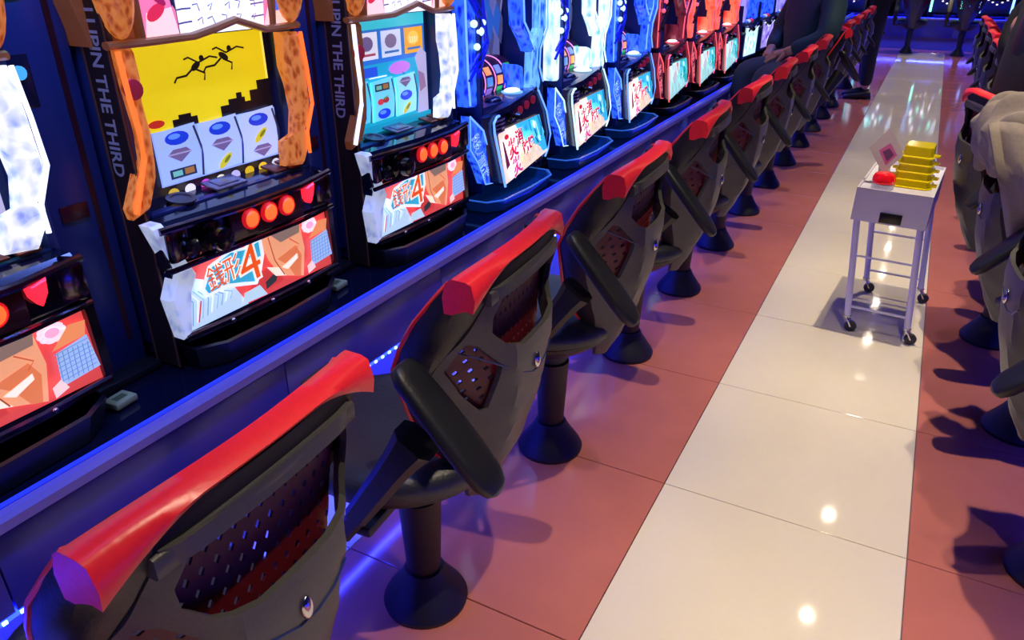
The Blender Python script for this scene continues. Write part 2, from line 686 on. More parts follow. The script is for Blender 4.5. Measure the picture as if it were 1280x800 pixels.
def make_chair(label, loc, rz, group, arm_side=-1):
    """seat faces -x, origin on the floor under the post"""
    t = thing('parlour_chair', label, 'chair', loc, rz, group)
    B('floor_flange', MB().lathe([(.092, 0), (.094, .010), (.088, .022), (.070, .048), (.054, .072), (.043, .095), (.03, .096)], 32), M['postblack'], t)
    B('post', MB().lathe([(.035, .085), (.037, .10), (.046, .285), (.047, .292), (.040, .296), (.040, .304), (.047, .308), (.049, .335)], 28), M['postblack'], t)
    B('seat_pan', MB().lathe([(.05, .322), (.085, .330), (.115, .345), (.160, .378), (.188, .402), (.190, .412), (.15, .413)], 36, (-.03, 0, 0), 1.02, 1.0), M['softblack'], t)
    B('seat_cushion', MB().lathe([(.185, .408), (.203, .418), (.208, .436), (.203, .452), (.190, .464), (.165, .472), (.12, .474), (.06, .470), (.01, .468)], 40, (-.038, 0, 0), 1.04, .985), M['vinyl'], t)
    # outer shell of the back; the padded side bolsters reach over its upper corners
    sw = lambda z: min(interp(WD, z) - .004, interp([(.35, .3), (.66, .170), (.72, .168), (.78, .150), (.85, .128)], z))
    outer = []
    for z in (.355, .38, .42, .46, .5, .55, .6, .65, .7, .74, .77, .80, .83, .851):
        outer.append((sw(z), z))
    outer = outer + [(-a, b) for a, b in outer[::-1]]
    top = [(-.110, .832), (-.122, .80), (-.118, .772), (-.096, .746), (-.05, .728), (.05, .728), (.096, .746), (.118, .772), (.122, .80), (.110, .832)]
    win = [(-.146, .758), (-.130, .750), (-.094, .705), (-.090, .612), (-.096, .606), (-.128, .652), (-.156, .705)]
    B('back_shell', sheet(outer, [top, win, [(-a, b) for a, b in win]], .014, shell_u, .009), M['charcoal'], t, smooth=28)
    # perforated red sheet in front
    mo = [(-.118, .86), (-.128, .80), (-.166, .755), (-.162, .70), (-.134, .60), (-.095, .52), (.095, .52), (.134, .60), (.162, .70), (.166, .755), (.128, .80), (.118, .86)]
    hl = []
    for r in range(15):
        z = .548 + .021 * r
        for c in range(-8, 9):
            v = .018 * c + (.009 if r % 2 else 0)
            w = (.135 if z < .78 else .108) if z > .62 else .085
            if abs(v) < w:
                hl.append([(v - .0042, z), (v, z - .006), (v + .0042, z), (v, z + .006)])
    B('back_mesh', sheet(mo, hl, .03, lambda v, z: shell_u(v * .86, z) - .036, .003), M['red_mesh'], t, smooth=0, label='dark red perforated backrest sheet')
    for s in (-1, 1):
        rings = []
        for z in (.47, .5, .55, .6, .65, .7, .75, .8, .84, .868):
            w = interp(WD, z) * s
            xe = shell_u(w * .98, z)
            wi = interp(WD, z) * (.78 if z < .72 else .66) * s
            xi = shell_u(wi * .92, z) - .052
            f = .058 * min(1, (z - .42) / .1) * (1 - max(0, z - .76) * 4.2)
            ws = min(abs(w) * .985, sw(z) + .004) * s
            rings.append([(shell_u(ws, z) + .001, ws, z), (xe + .002, w * .985, z), (xe - f * .5, w * (1.02 if z < .82 else .985), z), (xe - f, w * .99, z), (xe - f - .006, w * .93, z),
                          (xi - .010, wi, z), (xi, wi * .97, z), (shell_u(ws * .9, z) - .014, ws * .9, z)])
        B('side_bolster', MB().loft(rings), M['softblack'], t, smooth=50)
        path = []
        for z in (.48, .5, .55, .6, .65, .7, .75, .8, .84, .870):
            w = interp(WD, z) * s
            f = .058 * min(1, (z - .42) / .1) * (1 - max(0, z - .76) * 4.2)
            path.append((shell_u(w * .98, z) - f - .002, w * (.985 if z < .82 else .97), z))
        B('piping', MB().tube(path, .0042, 6), M['red_vinyl'], t, label='red piping on the front edge of the back')
        if s != arm_side:
            continue
        # one armrest: T-shaped, tipped back
        a = B('armrest', MB().box((0.02, s * .115, .385), (.04, .225, .022), None, .006), M['postblack'], t)
        dirv = Vector((.157, 0, .235)).normalized()
        rg = []
        for k, (hw, hd) in ((-.01, (.017, .017)), (.055, (.017, .017)), (.058, (.026, .022)), (.20, (.028, .026)), (.25, (.029, .030)), (.282, (.026, .036))):
            c = Vector((0, s * .236, .392)) + dirv * k
            n = Vector((dirv.z, 0, -dirv.x))
            rg.append([c + n * hd * a1 + Vector((0, hw * b1, 0)) for a1, b1 in ((1, .6), (.6, 1), (-.6, 1), (-1, .6), (-1, -.6), (-.6, -1), (.6, -1), (1, -.6))])
        B('arm_post', MB().loft(rg), M['softblack'], a, smooth=30)
        pd = Vector((.122, 0, -.140)).normalized()
        pn = Vector((-pd.z, 0, pd.x)) * -1
        pn = Vector((.140, 0, .122)).normalized()
        rg = []
        for k, w, h in ((-.122, .014, .006), (-.117, .024, .010), (-.100, .031, .013), (-.03, .035, .014), (.05, .037, .014), (.095, .034, .013), (.116, .024, .010), (.123, .012, .006)):
            c = Vector((.212, s * .236, .662)) + pd * k + pn * .004
            sg = lambda a: math.copysign(abs(a) ** .55, a)
            rg.append([c + pn * h * sg(math.sin(2 * PI * (j + .5) / 16)) + Vector((0, w * sg(math.cos(2 * PI * (j + .5) / 16)), 0)) for j in range(16)])
        B('arm_pad', MB().loft(rg), M['softblack'], a, smooth=60)
    # red band over the top, painted gap shade and rail under it
    rg = []
    for k in range(-14, 15):
        v = .182 * k / 14
        q = abs(k) / 14
        fd = .018 + .014 * q * q
        x0 = shell_u(0, .88) - .016 - .014 * q * q
        zt = .890 - .010 * q ** 3
        d = .012 + .036 * max(0, (q - .42) / .58) ** 1.5
        rg.append([(x0 - fd, v, zt - .062), (x0 - fd - .003, v, zt - .030), (x0 - fd + .004, v, zt - .006), (x0 - fd * .6, v, zt + .001), (x0 + .003, v, zt),
                   (x0 + .013, v, zt - .004), (x0 + .019, v, zt - d * .6), (x0 + .016, v, zt - d), (x0 + .004, v, zt - d + .002), (x0 - .008, v, zt - .05)])
    B('headrest_trim', MB().loft(rg), M['red_vinyl'], t, smooth=60, label='bright red padded band along the top of the back')
    rg = []
    for k in range(-12, 13):
        v = .136 * k / 12
        q = abs(k) / 12
        x0 = shell_u(0, .855) - .002 - .012 * q * q
        zc = .845 - .008 * q * q
        rg.append([(x0 + a, v, zc + b) for a, b in ((-.010, -.012), (.001, -.013), (.004, -.010), (.004, .008), (.001, .011), (-.010, .010))])
    rc = []
    for k in range(-8, 9):
        v = .140 * k / 8
        x0 = shell_u(0, .86) - .014 * (k / 8) ** 2 - .006
        rc.append([(x0, v, .849), (x0 + .004, v, .850), (x0 + .004, v, .876), (x0, v, .876)])
    B('gap_shade', MB().loft(rc), mat('gap_shade_black', '040406', .7), t, smooth=0)  # thin plate painted near-black as the shade inside the hand-hold gap
    B('top_rail', MB().loft(rg), M['charcoal'], t, smooth=50)
    B('panel_seam', MB().tube([(shell_u(v, z) + .0004, v, z) for v, z in ((-.150, .742), (-.12, .722), (-.09, .700), (-.05, .672), (-.01, .652), (.02, .648), (.05, .655), (.075, .675))], .0016, 5), M['dark'], t)
    B('lever_button', MB().sphere((shell_u(0, .67) + .002, .0, .672), (.006, .008, .016), 12, 8), M['chrome'], t, label='small oval metal button')
    return t


CH = (-.745, .985)


def chair_y(k):
    return CH[1] + (.648 * k if k <= 3 else .648 * 3 + .612 * (k - 3))


left_labels = [
    'nearest black chair, its red-topped back cut off by the bottom left corner',
    'second black and red chair of the left row, before the teal-screen machine',
    'third chair of the left row, in front of the first blue crystal machine',
    'fourth chair of the left row, in front of the white-lit crystal machine',
    'fifth chair of the left row, in front of the last blue crystal machine',
    'sixth chair of the left row, in front of the first dark red crystal machine',
    'seventh chair of the left row, right of the seated person\'s knee',
    'eighth chair of the left row, just nearer than the person in teal',
    'swivelled chair with the person in the dark teal jacket sitting in it',
    'chair right behind the person in the dark teal jacket',
    'chair two places beyond the person in the teal jacket',
    'left row chair nearest before the standing person in black',
    'left row chair beside the standing person in black',
    'left row chair just beyond the standing person in black',
    'far end chair of the left row, well beyond the standing person in black']
proto = make_chair(left_labels[0], (-.722, .392, 0), .04, 'chairs along the left row of machines')
random.seed(11)
for k in range(1, 15):
    if k == 13:
        continue
    copy_tree(proto, left_labels[k], (CH[0], chair_y(k - 1), 0), (.06, .07, .03, .05, .0, .06, .02)[k % 7] if k != 8 else .7)
right_labels = [
    'right row chair nearest the camera, mostly outside the right edge',
    'chair at the right edge just in front of the draped grey hoodie',
    'chair at the right edge under the pale grey hoodie',
    'right row chair with the person in black sitting in it',
    'right row chair behind the elbow of the person in black',
    'right row chair directly beyond the person in black',
    'right row chair two places beyond the person in black',
    'right row chair three places beyond the person in black',
    'right row chair four places beyond the person in black',
    'far end chair of the right row, red top nearest the far machines']
rproto = make_chair(right_labels[0], (.53, 1.03, 0), PI + .08, 'chairs along the right row of machines', 1)
for k in range(1, 10):
    copy_tree(rproto, right_labels[k], ((.50, .47, .415)[k - 1] if k < 4 else .54, 1.72 + PITCH * (k - 1), 0), PI + ((.12, .14, .32)[k - 1] if k < 4 else .05))
copy_tree(proto, 'left of the two dark chairs facing the far bank of machines', (-.31, 12.92, 0), -PI / 2, 'chairs at the far bank')
copy_tree(proto, 'right of the two dark chairs facing the far bank of machines', (.36, 12.92, 0), -PI / 2, 'chairs at the far bank')


# ------------------------------------------------------------------ slot machines
# local frame: origin on the bench top under the front panel, +x towards the player, +y to the player's right
XF, ZB = -1.25, 0.502
GOLD = glow_mat('amber_moulding', '8a3a16', 'b8521e', 'ee8a40', 0.5, 80, stretch=(1, 1, .6))
WING = glow_mat('pearl_wing', 'c08a98', 'a4b4e0', 'd8e6ff', .5, 30)
GOLDDARK = mat('bronze_frame', '8a5a34', 0.28, noise=0.15, nscale=20, coat=0.3, emit='8a4a20', es=0.25)
AMBERLINE = mat('amber_light_line', 'ff7a30', 0.3, emit='ff6a28', es=1.3)
WHITELINE = mat('white_light_line', 'e8e8ff', 0.3, emit='d8dcff', es=1.6)
WHITEGLOW = glow_mat('white_moulding', '6a78b8', 'b4c0ee', 'ffffff', 0.85, 42)
BLUEGLOW = glow_mat('blue_crystal', '0810a0', '1228e0', '3874ff', 0.85, 60, stretch=(1, 1, .5))
CYANGLOW = glow_mat('pale_blue_crystal', '1434d8', '2660f4', '70b8ff', 0.9, 55, stretch=(1, 1, .4))
ICEGLOW = glow_mat('white_crystal', '4a98e8', '98d8fc', 'f4fcff', 1.0, 44, stretch=(1, 1, .4))
REDGLOW = glow_mat('red_crystal', 'b81414', 'f0382c', 'ff7a5a', 1.0, 24, stretch=(1, 1, .4))
DIMRED = glow_mat('dim_red_crystal', '240a1c', '4a1226', '8a3040', 0.5, 24, stretch=(1, 1, .4))
VIOLET = glow_mat('violet_crystal', '241a6a', '5a4ac8', 'b0a8ff', 0.8, 24, stretch=(1, 1, .4))
BTN = mat('lit_stop_button', 'ff5a20', 0.3, emit='ff5a26', es=1.7)
BTNRED = mat('red_button_ring', 'c01018', 0.3, emit='d01420', es=0.8)
BTNDIM = mat('dim_red_button', '70142a', 0.3, emit='901838', es=0.5)
JEWEL = mat('red_jewel_lamp', 'ff2a3a', 0.2, emit='ff2438', es=1.6)
KNOB = mat('black_knob', '08080c', 0.2, coat=0.5)
BROWN = mat('brown_side_strip', '33241f', 0.4, noise=0.1, nscale=20)
TAN = mat('tan_pinstripe', '7a5038', 0.4)
LETTER = mat('pale_lettering', 'b9b6c0', 0.45)
GREEN = mat('green_led', '20ff40', 0.3, emit='18ff48', es=3.0)
TRAYBLUE = mat('clear_blue_tray', '10407e', 0.10, coat=0.6, emit='08307a', es=0.15)  # slight emission paints the blue glow the tray picks up
RIM = mat('tray_rim_glint', '3a70c8', 0.2, emit='3a78d8', es=0.45)  # bright edge of the clear tray painted as glow, no lamp
TRAYDARK = mat('clear_dark_tray', '0a0c18', 0.35)
BLUELINE = mat('blue_edge_light', '6a9cff', 0.3, emit='6aa0ff', es=1.4)
CYANLINE = mat('pale_edge_light', 'd8f4ff', 0.3, emit='c8f0ff', es=1.3)
REDLINE = mat('red_edge_light', 'ff6a7a', 0.3, emit='ff5a6a', es=1.2)
BODYBLUE = mat('blue_black_body', '0d1440', 0.25, coat=0.3)
BODYRED = mat('dark_red_body', '3a0d14', 0.3, coat=0.3, noise=0.4, nscale=20)
JEWELWHITE = mat('white_jewel_lamp', 'fff0e0', 0.3, emit='fff0e0', es=1.7)


def art_mesh(parent, name, art, m, label=None):
    o = art.done(name, m, parent)
    if label:
        o['label'] = label
    return o


def body(t, m=None, dep=.42, w=.474, h=.81):
    m = m or M['dark']
    mb = MB()
    for s in (-1, 1):
        mb.box((-dep / 2 - .03, s * (w / 2 - .009), h / 2 + .03), (dep, .018, h - .06 + .04), None, .004)
    mb.box((-dep - .02, 0, h / 2), (.02, w, h - .02), None, .004)
    mb.box((-dep / 2 - .03, 0, h - .01), (dep, w, .02), None, .004)
    mb.box((-dep / 2 - .03, 0, .32), (dep, w - .02, .03))
    mb.box((-dep / 2 - .04, 0, .06), (dep - .02, w - .02, .1))
    mb.box((-.05, 0, .18), (.05, w - .04, .22))
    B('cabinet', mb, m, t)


def reel_strip(a, u0, u1, v0, v1, tint, syms, slant=0.0):
    a.poly([(u0, v0), (u1, v0 + .01), (u1 - .01 + slant, v1 + .02), (u0 + slant, v1)], tint)
    a.line([(u1 - .012, v0), (u1 + .012, (v0 + v1) / 2), (u1 - .02 + slant, v1)], .018, '2a2c50')
    uc = (u0 + u1) / 2
    for k, s in enumerate(syms):
        v = v1 - (v1 - v0) * (k + .5) / len(syms)
        ru, rv = (u1 - u0) * .28, (v1 - v0) * .13
        if s == 'b':
            a.ell(uc, v, ru, rv, '1c3ad8').ell(uc - ru * .2, v + rv * .3, ru * .5, rv * .4, '5a8cf8')
        elif s == 'd':
            a.poly([(uc - ru, v + rv * .3), (uc - ru * .5, v + rv), (uc + ru * .6, v + rv), (uc + ru, v + rv * .3), (uc, v - rv)], '6a5a8a')
            a.line([(uc - ru, v + rv * .3), (uc + ru, v + rv * .3)], .01, '9a92c0')
        elif s == 'y':
            a.ell(uc, v, ru * .8, rv * .6, 'c8b830', rot=.6).ell(uc + ru * .2, v + rv * .2, ru * .4, rv * .3, '6a7a20', rot=.6)
        elif s == 'c':
            a.ell(uc - ru * .4, v - rv * .2, ru * .5, rv * .6, 'c83a4a').ell(uc + ru * .4, v, ru * .5, rv * .6, 'a82a3a')
            a.poly([(uc - ru * .2, v + rv * .2), (uc + ru, v + rv * 1.1), (uc + ru * .3, v + rv * .2)], '3a9a4a')
        elif s == 'k':
            a.rect(uc - ru * 1.1, v - rv * .7, uc + ru * 1.1, v + rv * .7, '26304a')
            a.rect(uc - ru * .9, v - rv * .4, uc - ru * .1, v + rv * .4, '6ab0a8').rect(uc + ru * .1, v - rv * .4, uc + ru * .9, v + rv * .5, '9a6a3a')


def yellow_screen(t):
    a = Art((-.10, -.20, .330), (-.10, .20, .330), (-.10, -.20, .645), (-.10, .20, .645))
    a.rect(0, 0, 1, 1, '1a1420').rect(0, .44, 1, 1, 'dcc318')
    a.rect(.985, .44, 1, 1, 'f0e060')
    # skyline in black
    for u0, u1, v in ((0, .16, .50), (.06, .12, .53), (.3, .46, .505), (.34, .42, .53), (.62, .86, .53), (.68, .8, .565), (.74, .78, .60), (.84, 1, .60), (.9, 1, .66)):
        a.rect(u0, .44, u1, v, '120c10')
    a.ell(.2, .5, .05, .025, 'b02a20')
    # two leaping silhouettes
    for (u, v, s) in ((.50, .815, 1), (.69, .855, -1)):
        k = '14100e'
        a.ell(u, v, .035, .022, k, rot=.5 * s)
        a.ell(u + .045, v + .045, .016, .020, k)
        a.line([(u + .02, v + .02), (u + .10, v + .05), (u + .15, v + .035)], .012, k)
        a.line([(u + .02, v + .02), (u - .04, v + .06), (u - .07, v + .05)], .012, k)
        a.line([(u - .02, v - .01), (u - .07, v - .05), (u - .13, v - .055), (u - .15, v - .085)], .014, k)
        a.line([(u - .01, v - .015), (u + .05, v - .05), (u + .04, v - .095)], .014, k)
    a.rect(.15, .10, 1, .455, '8fa6e8')
    for i, sy in enumerate(('bdk', 'bdy', 'byd')):
        reel_strip(a, .16 + .28 * i, .43 + .28 * i, .11, .45, ('9ab4f0', 'a6bcf4', 'b0c2f6')[i], sy)
    for i, c in enumerate(('c8a838', 'e8e2f0', 'c84ac0', 'e8e0b8', 'b8b0d8', 'd8b020', 'e8c030', 'd0d0e0')):
        a.ell(.2 + .105 * i, .05, .035, .035, c)
    art_mesh(t, 'screen', a, M['screen'], 'yellow screen with two dark leaping figures above three pale blue reels')


def teal_screen(t):
    a = Art((-.10, -.20, .325), (-.10, .20, .325), (-.10, -.20, .645), (-.10, .20, .645))
    a.rect(0, 0, 1, 1, '1c98b4').rect(0, .62, 1, .9, '2a6cc0').rect(0, .9, 1, 1, '3ab8cc')
    for i, (c1, c2) in enumerate((('d8d8ec', '6a5a8a'), ('c8d0ec', '7a6a90'), ('e8a030', 'f0c050'))):
        u = .20 + .27 * i
        a.rect(u, .66, u + .23, .88, c1)
        a.ell(u + .11, .79, .07, .06, c2)
        a.line([(u + .03, .70), (u + .2, .70)], .02, 'a0485a' if i == 0 else '3a6aa8')
    a.text('3331', .85, .775, .05, 'f4e8d0')
    a.rect(.1, .52, .40, .60, '2450c8')
    a.ell(.66, .555, .13, .055, 'c070c8')
    a.poly([(.68, .52), (.72, .50), (.745, .41)], '24748c')
    a.rect(.3, .505, .5, .515, 'f4f8ff')
    a.poly([(.84, 0), (1, 0), (1, .64), (.93, .70), (.85, .62), (.9, .45)], 'a8a0c0')
    a.poly([(.88, .50), (.96, .46), (.98, .34), (.9, .3)], '8a6a90')
    for i, sy in enumerate(('kcb', 'kcb', 'dby')):
        reel_strip(a, .02 + .27 * i, .29 + .27 * i, .14, .48, ('5cc4e8', '70d0f0', '90dcf4')[i], sy)
        a.line([(.03 + .27 * i, .14), (.05 + .27 * i, .31), (.03 + .27 * i, .48)], .02, '48f0f0')
    a.rect(0, 0, 1, .12, '1890a8')
    art_mesh(t, 'screen', a, M['screen'], 'teal screen with cards and three pale reels')


def lower_art(t, bl, br, tl, tr):
    """comic-style print without any known character: lettering, coats, a laughing red mask shape left out"""
    a = Art(bl, br, tl, tr)
    random.seed(5)
    a.rect(0, 0, 1, 1, 'd8484a')
    a.poly([(0, 0), (.38, 0), (.30, .42), (.05, .8), (0, .7)], 'b8d4f0')
    for i in range(9):
        u = .05 + .028 * i
        a.line([(u, .06 + .02 * i), (u + .02, .40 - .01 * i), (u - .03, .62 - .03 * i)], .018, ('6a90c8', 'e4eefa', '86a8d8')[i % 3])
    a.line([(.08, .08), (.11, .38)], .025, 'c8343c')
    a.poly([(.34, .05), (.62, .12), (.60, .45), (.50, .42), (.42, .3)], 'c83a3e')
    a.poly([(.50, .22), (.60, .34), (.57, .16), (.50, .1)], '30343c')
    a.poly([(.34, .04), (.5, .02), (.46, .22), (.36, .2)], 'b8d8ee')
    a.poly([(.50, .98), (.54, .55), (.60, .22), (.76, .04), (.80, .5), (.79, .96)], 'f0a27a')       # warm drapery
    a.poly([(.60, .5), (.66, .34), (.70, .1), (.74, .06), (.77, .4), (.74, .6)], 'e07a50')
    a.poly([(.56, .97), (.80, .99), (.78, .78), (.64, .74)], '8a7068')
    a.poly([(.62, .34), (.74, .46), (.74, .38), (.66, .27)], 'fff4ec')
    a.poly([(.52, .45), (.60, .36), (.64, .18), (.57, .25)], 'fff0e0')
    a.line([(.56, .9), (.58, .5), (.63, .2)], .02, 'a04a34')
    a.line([(.70, .75), (.76, .60), (.73, .52)], .02, 'c06040')
    for k in range(10):
        a.ell(.855 + .035 * math.cos(k * .63), .84 + .08 * math.sin(k * .63), .025, .05, 'ffe4ee')
    a.ell(.855, .84, .03, .06, 'ffb0d0')
    a.poly([(.83, .62), (.97, .66), (.99, .84), (.92, .86)], 'f09060')
    a.poly([(.82, .15), (.985, .2), (.975, .66), (.84, .58)], '9ab6dc')
    for i in range(7):
        a.line([(.83 + .02 * i, .2), (.845 + .02 * i, .58)], .010, '5a7ab0')
        a.line([(.825, .22 + .06 * i), (.975, .26 + .06 * i)], .010, '6a88bc')
    a.poly([(.78, .06), (.84, .12), (.82, .26), (.78, .2)], 'f4d0c8')
    # burst logo
    a.poly([(.10, .55), (.16, .86), (.30, .97), (.38, .92), (.50, .97), (.505, .70), (.47, .46), (.43, .28), (.36, .34), (.24, .44), (.12, .42)], 'eef6ff')
    a.poly([(.125, .56), (.18, .82), (.30, .92), (.38, .88), (.48, .92), (.48, .68), (.45, .47), (.42, .34), (.36, .40), (.25, .49), (.14, .47)], '36a8d0')
    for s, u, v, h, w in (('銭', .195, .66, .36, .10), ('形', .295, .70, .36, .10), ('4', .40, .66, .58, .13)):
        ref = text_tris(s)[0]
        a.text(s, u, v, h, 'fff4e8', w, rot=.12, offset=.04, ref=ref)
        a.text(s, u, v, h, 'f0561e', w, rot=.12, ref=ref)
    art_mesh(t, 'lower_panel', a, M['backlit'], 'backlit comic-style panel with a bursting orange logo')


def top_display(t, bright):
    a = Art((-.055, -.075, .652), (-.055, .185, .652), (-.055, -.075, .80), (-.055, .185, .80))
    a.rect(0, 0, 1, 1, 'ffffff' if bright else 'f4f0ff')
    random.seed(8)
    for r in range(5):
        v = .16 + .17 * r
        a.line([(.02, v - .02), (.12, v), (.2, v + .04 * random.random())], .022, '4a4a78')
        a.line([(.8, v), (.98, v + .02)], .022, '5a5a88')
        for k in range(5):
            u = .2 + .14 * k + .05 * random.random()
            a.line([(u, v + .1 * random.random()), (u + .05, v + .05), (u + .07 * random.random(), v - .04)], .02, '70709c')
    art_mesh(t, 'top_display', a, M['backlit'], 'white glowing display in the crown')
    for s, y0, y1 in ((-1, -.155, -.08), (1, .140, .212)):
        b = Art((-.028, y0, .657), (-.028, y1, .657), (-.028, y0 + .02 * s, .80), (-.028, y1, .80))
        b.rect(0, 0, 1, 1, 'f07a9a').poly([(0, 0), (1, 0), (.9, .35), (.2, .3)], 'ffd0c0').ell(.45, .3, .3, .08, 'd82a48', rot=.5).ell(.6, .45, .2, .05, 'a02050', rot=-.6).ell(.3, .62, .12, .12, 'f8b0d0')
        b.poly([(.1, .5), (.4, .55), (.3, 1), (0, 1)], 'c878d8').poly([(.45, .6), (.85, .5), (.9, .95), (.6, 1)], 'f4c8e8').ell(.5, .62, .15, .1, 'f8e0f0')
        if s > 0:
            b.poly([(.3, .2), (.9, .22), (.9, .5), (.4, .45)], '3a70e8')
        art_mesh(t, 'side_display', b, M['backlit'], 'pink illustrated strip beside the crown display')


def orange_machine(label, loc, screen, left_glow, right_glow, line_l, line_r, text=True, art=True):
    t = thing('slot_machine', label, 'slot machine', loc, 0, 'slot machines on the left island')
    body(t)
    # side strip with the vertical lettering, on the face turned to the camera
    st = B('side_strip', MB().box((-.058, -.2385, .405), (.074, .003, .80)), BROWN, t, label='brown strip down the cabinet side')
    for dx in (-.093, -.023):
        B('pinstripe', MB().box((dx, -.2405, .405), (.004, .002, .80)), TAN, st)
    vs, fs = text_tris('LUPIN THE THIRD', .022)
    x0, y0, x1, y1 = bbox2(vs)
    L, H = .300, .031
    mb = MB()
    mb.add([(-.053 - .018 * (x - x0) / (x1 - x0) + ((y - (y0 + y1) / 2) / (y1 - y0)) * H, -.2408, .713 - (x - x0) / (x1 - x0) * L) for x, y in vs], fs)
    B('lettering', mb, LETTER, st, smooth=0, recalc=False, label='pale lettering reading LUPIN THE THIRD')
    # lower panel
    if art:
        lower_art(t, (.004, -.232, .086), (.004, .234, .082), (.004, -.225, .235), (.004, .222, .232))
    B('panel_backing', MB().prism([(-.236, .075), (.238, .072), (.226, .24), (-.23, .24)], -.03, .002, 'x'), M['dark'], t)
    # chrome frame: bottom rail, left swoosh
    B('bottom_rail', MB().tube([(.012, -.236, .080), (.016, -.10, .074), (.016, .10, .072), (.012, .238, .076)], .009, 8), M['smoke_chrome'], t)
    for y in (-.12, .0, .12):
        B('rail_bolt', MB().sphere((.024, y, .075), .006, 8, 6), M['chrome'], t)
    left_poly = [(-.262, .330), (-.235, .330), (-.180, .205), (-.20, .17), (-.222, .085), (-.24, .078), (-.252, .17), (-.226, .22)]
    B('left_wing', MB().prism(left_poly, -.02, .016, 'x', inset=.006), WING, t, smooth=25)
    B('right_wing', MB().prism([(.212, .33), (.240, .32), (.246, .08), (.228, .08), (.222, .22)], -.02, .014, 'x', inset=.005), M['smoke_chrome'], t, smooth=25)
    # control deck
    B('control_deck', MB().loft([[(-.14, -.222, .30), (.0, -.245, .228), (.012, -.245, .238), (.012, -.245, .308), (-.005, -.245, .326), (-.14, -.222, .350)],
                                 [(-.14, .0, .30), (.022, .0, .228), (.030, .0, .238), (.030, .0, .308), (.012, .0, .326), (-.14, .0, .350)],
                                 [(-.14, .222, .30), (.0, .236, .232), (.012, .236, .240), (.012, .236, .312), (-.005, .236, .328), (-.14, .222, .350)]]), M['darkgloss'], t, smooth=20)
    # chrome surround with bumps along the deck front
    B('deck_trim', MB().tube([(.016, -.248, .316), (.030, -.16, .318), (.036, -.06, .316), (.036, .12, .318), (.018, .238, .322)], .008, 8)
      .tube([(.018, -.240, .232), (.034, -.10, .238), (.036, .10, .238), (.020, .236, .238)], .006, 8)
      .box((.010, .214, .288), (.03, .05, .07), (0, 0, -.2), .01).box((.010, -.215, .28), (.03, .05, .07), (0, 0, .2), .01), M['smoke_chrome'], t)
    pl = B('button_plate', MB().box((.032, .015, .280), (.008, .215, .064), None, .003), mat('dark_red_plate', '3a0c18', 0.25, coat=.4), t)
    for y in (-.040, .014, .068):
        b = B('stop_button', MB().lathe([(.023, 0), (.023, .006), (.019, .010), (.019, .006)], 20, caps=False), BTNRED, t, (.035, y, .287), (0, PI / 2, 0))
        B('button_cap', MB().sphere((0, 0, .005), (.0185, .0185, .012), 16, 8), BTN, b)
    B('jewel_button', MB().prism([(.130, .312), (.163, .318), (.160, .290), (.146, .270), (.134, .288)], .02, .042, 'x', inset=.006), JEWEL, t, label='red glowing jewel button')
    B('start_lever', MB().lathe([(.030, 0), (.030, .008), (.014, .012), (.014, .022), (.026, .030), (.024, .046), (.010, .052)], 20), KNOB, t, (.018, -.135, .275), (0, PI / 2, 0))
    B('side_knob', MB().lathe([(.020, 0), (.020, .012), (.012, .018)], 16), KNOB, t, (.016, -.185, .265), (0, PI / 2, 0))
    B('bet_pad', MB().box((-.06, -.01, .346), (.055, .085, .006), (0, .16, 0), .002).box((-.06, -.01, .3495), (.035, .055, .004), (0, .16, 0), .001), mat('grey_bet_pad', '8a8494', .25, metal=.6), t)
    B('dial_ring', MB().lathe([(.030, 0), (.030, .004), (.022, .004), (.020, .001)], 24), mat('grey_dial', '5a5660', .3, metal=.5), t, (-.055, -.13, .341), (0, .16, 0))
    B('key_pad', MB().box((-.055, .135, .345), (.05, .035, .005), (0, .16, 0), .001).box((-.055, .185, .345), (.055, .04, .006), (0, .16, 0), .001), mat('bronze_pad', '8a4a3a', .3, metal=.3), t)
    # screen and surround
    screen(t)
    B('screen_bezel', MB().box((-.115, 0, .485), (.02, .44, .36)), M['dark'], t)
    lp = [(-.232, .645), (-.196, .645), (-.194, .60), (-.200, .56), (-.192, .50), (-.200, .43), (-.205, .405), (-.232, .352), (-.268, .340), (-.272, .362), (-.226, .45), (-.222, .50), (-.229, .58)]
    B('left_pillar', MB().prism(lp, -.040, -.014, 'x', inset=.008), left_glow[0], t, smooth=25)
    rp = [(.176, .642), (.230, .640), (.238, .56), (.243, .48), (.232, .435), (.214, .420), (.216, .375), (.196, .345), (.140, .352), (.146, .408), (.180, .418), (.192, .47), (.186, .53), (.174, .57)]
    B('right_pillar', MB().prism(rp, -.040, -.014, 'x', inset=.008), right_glow, t, smooth=25)
    B('left_light', MB().tube([(-.012, -.230, .642), (-.012, -.2275, .57), (-.012, -.222, .50), (-.012, -.2245, .45), (-.008, -.268, .355)], .0055, 6), line_l, t)
    B('right_light', MB().tube([(-.012, .231, .64), (-.012, .239, .56), (-.012, .243, .48), (-.012, .216, .42), (-.010, .214, .37)], .0045, 6), line_r, t)
    B('pillar_roundel', MB().lathe([(.020, 0), (.018, .006), (.008, .008)], 16), mat('red_enamel', 'a82838', .25, emit='a82838', es=.3), t, (-.016, -.214, .575), (0, PI / 2, 0))
    # crown
    cp = [(-.245, .648), (-.16, .650), (-.06, .652), (-.02, .660), (.02, .672), (.065, .672), (.10, .656), (.13, .650), (.232, .652), (.250, .70), (.255, .81), (-.262, .81), (-.262, .72)]
    B('crown', MB().prism(cp, -.12, -.062, 'x'), GOLDDARK, t)
    B('crown_arch', MB().tube([(-.02, -.245, .652), (-.018, -.16, .652), (-.016, -.06, .654), (-.012, -.01, .664), (-.010, .045, .677), (-.012, .09, .664), (-.016, .13, .653), (-.02, .232, .655)], .011, 8, flat=.7), GOLDDARK, t)
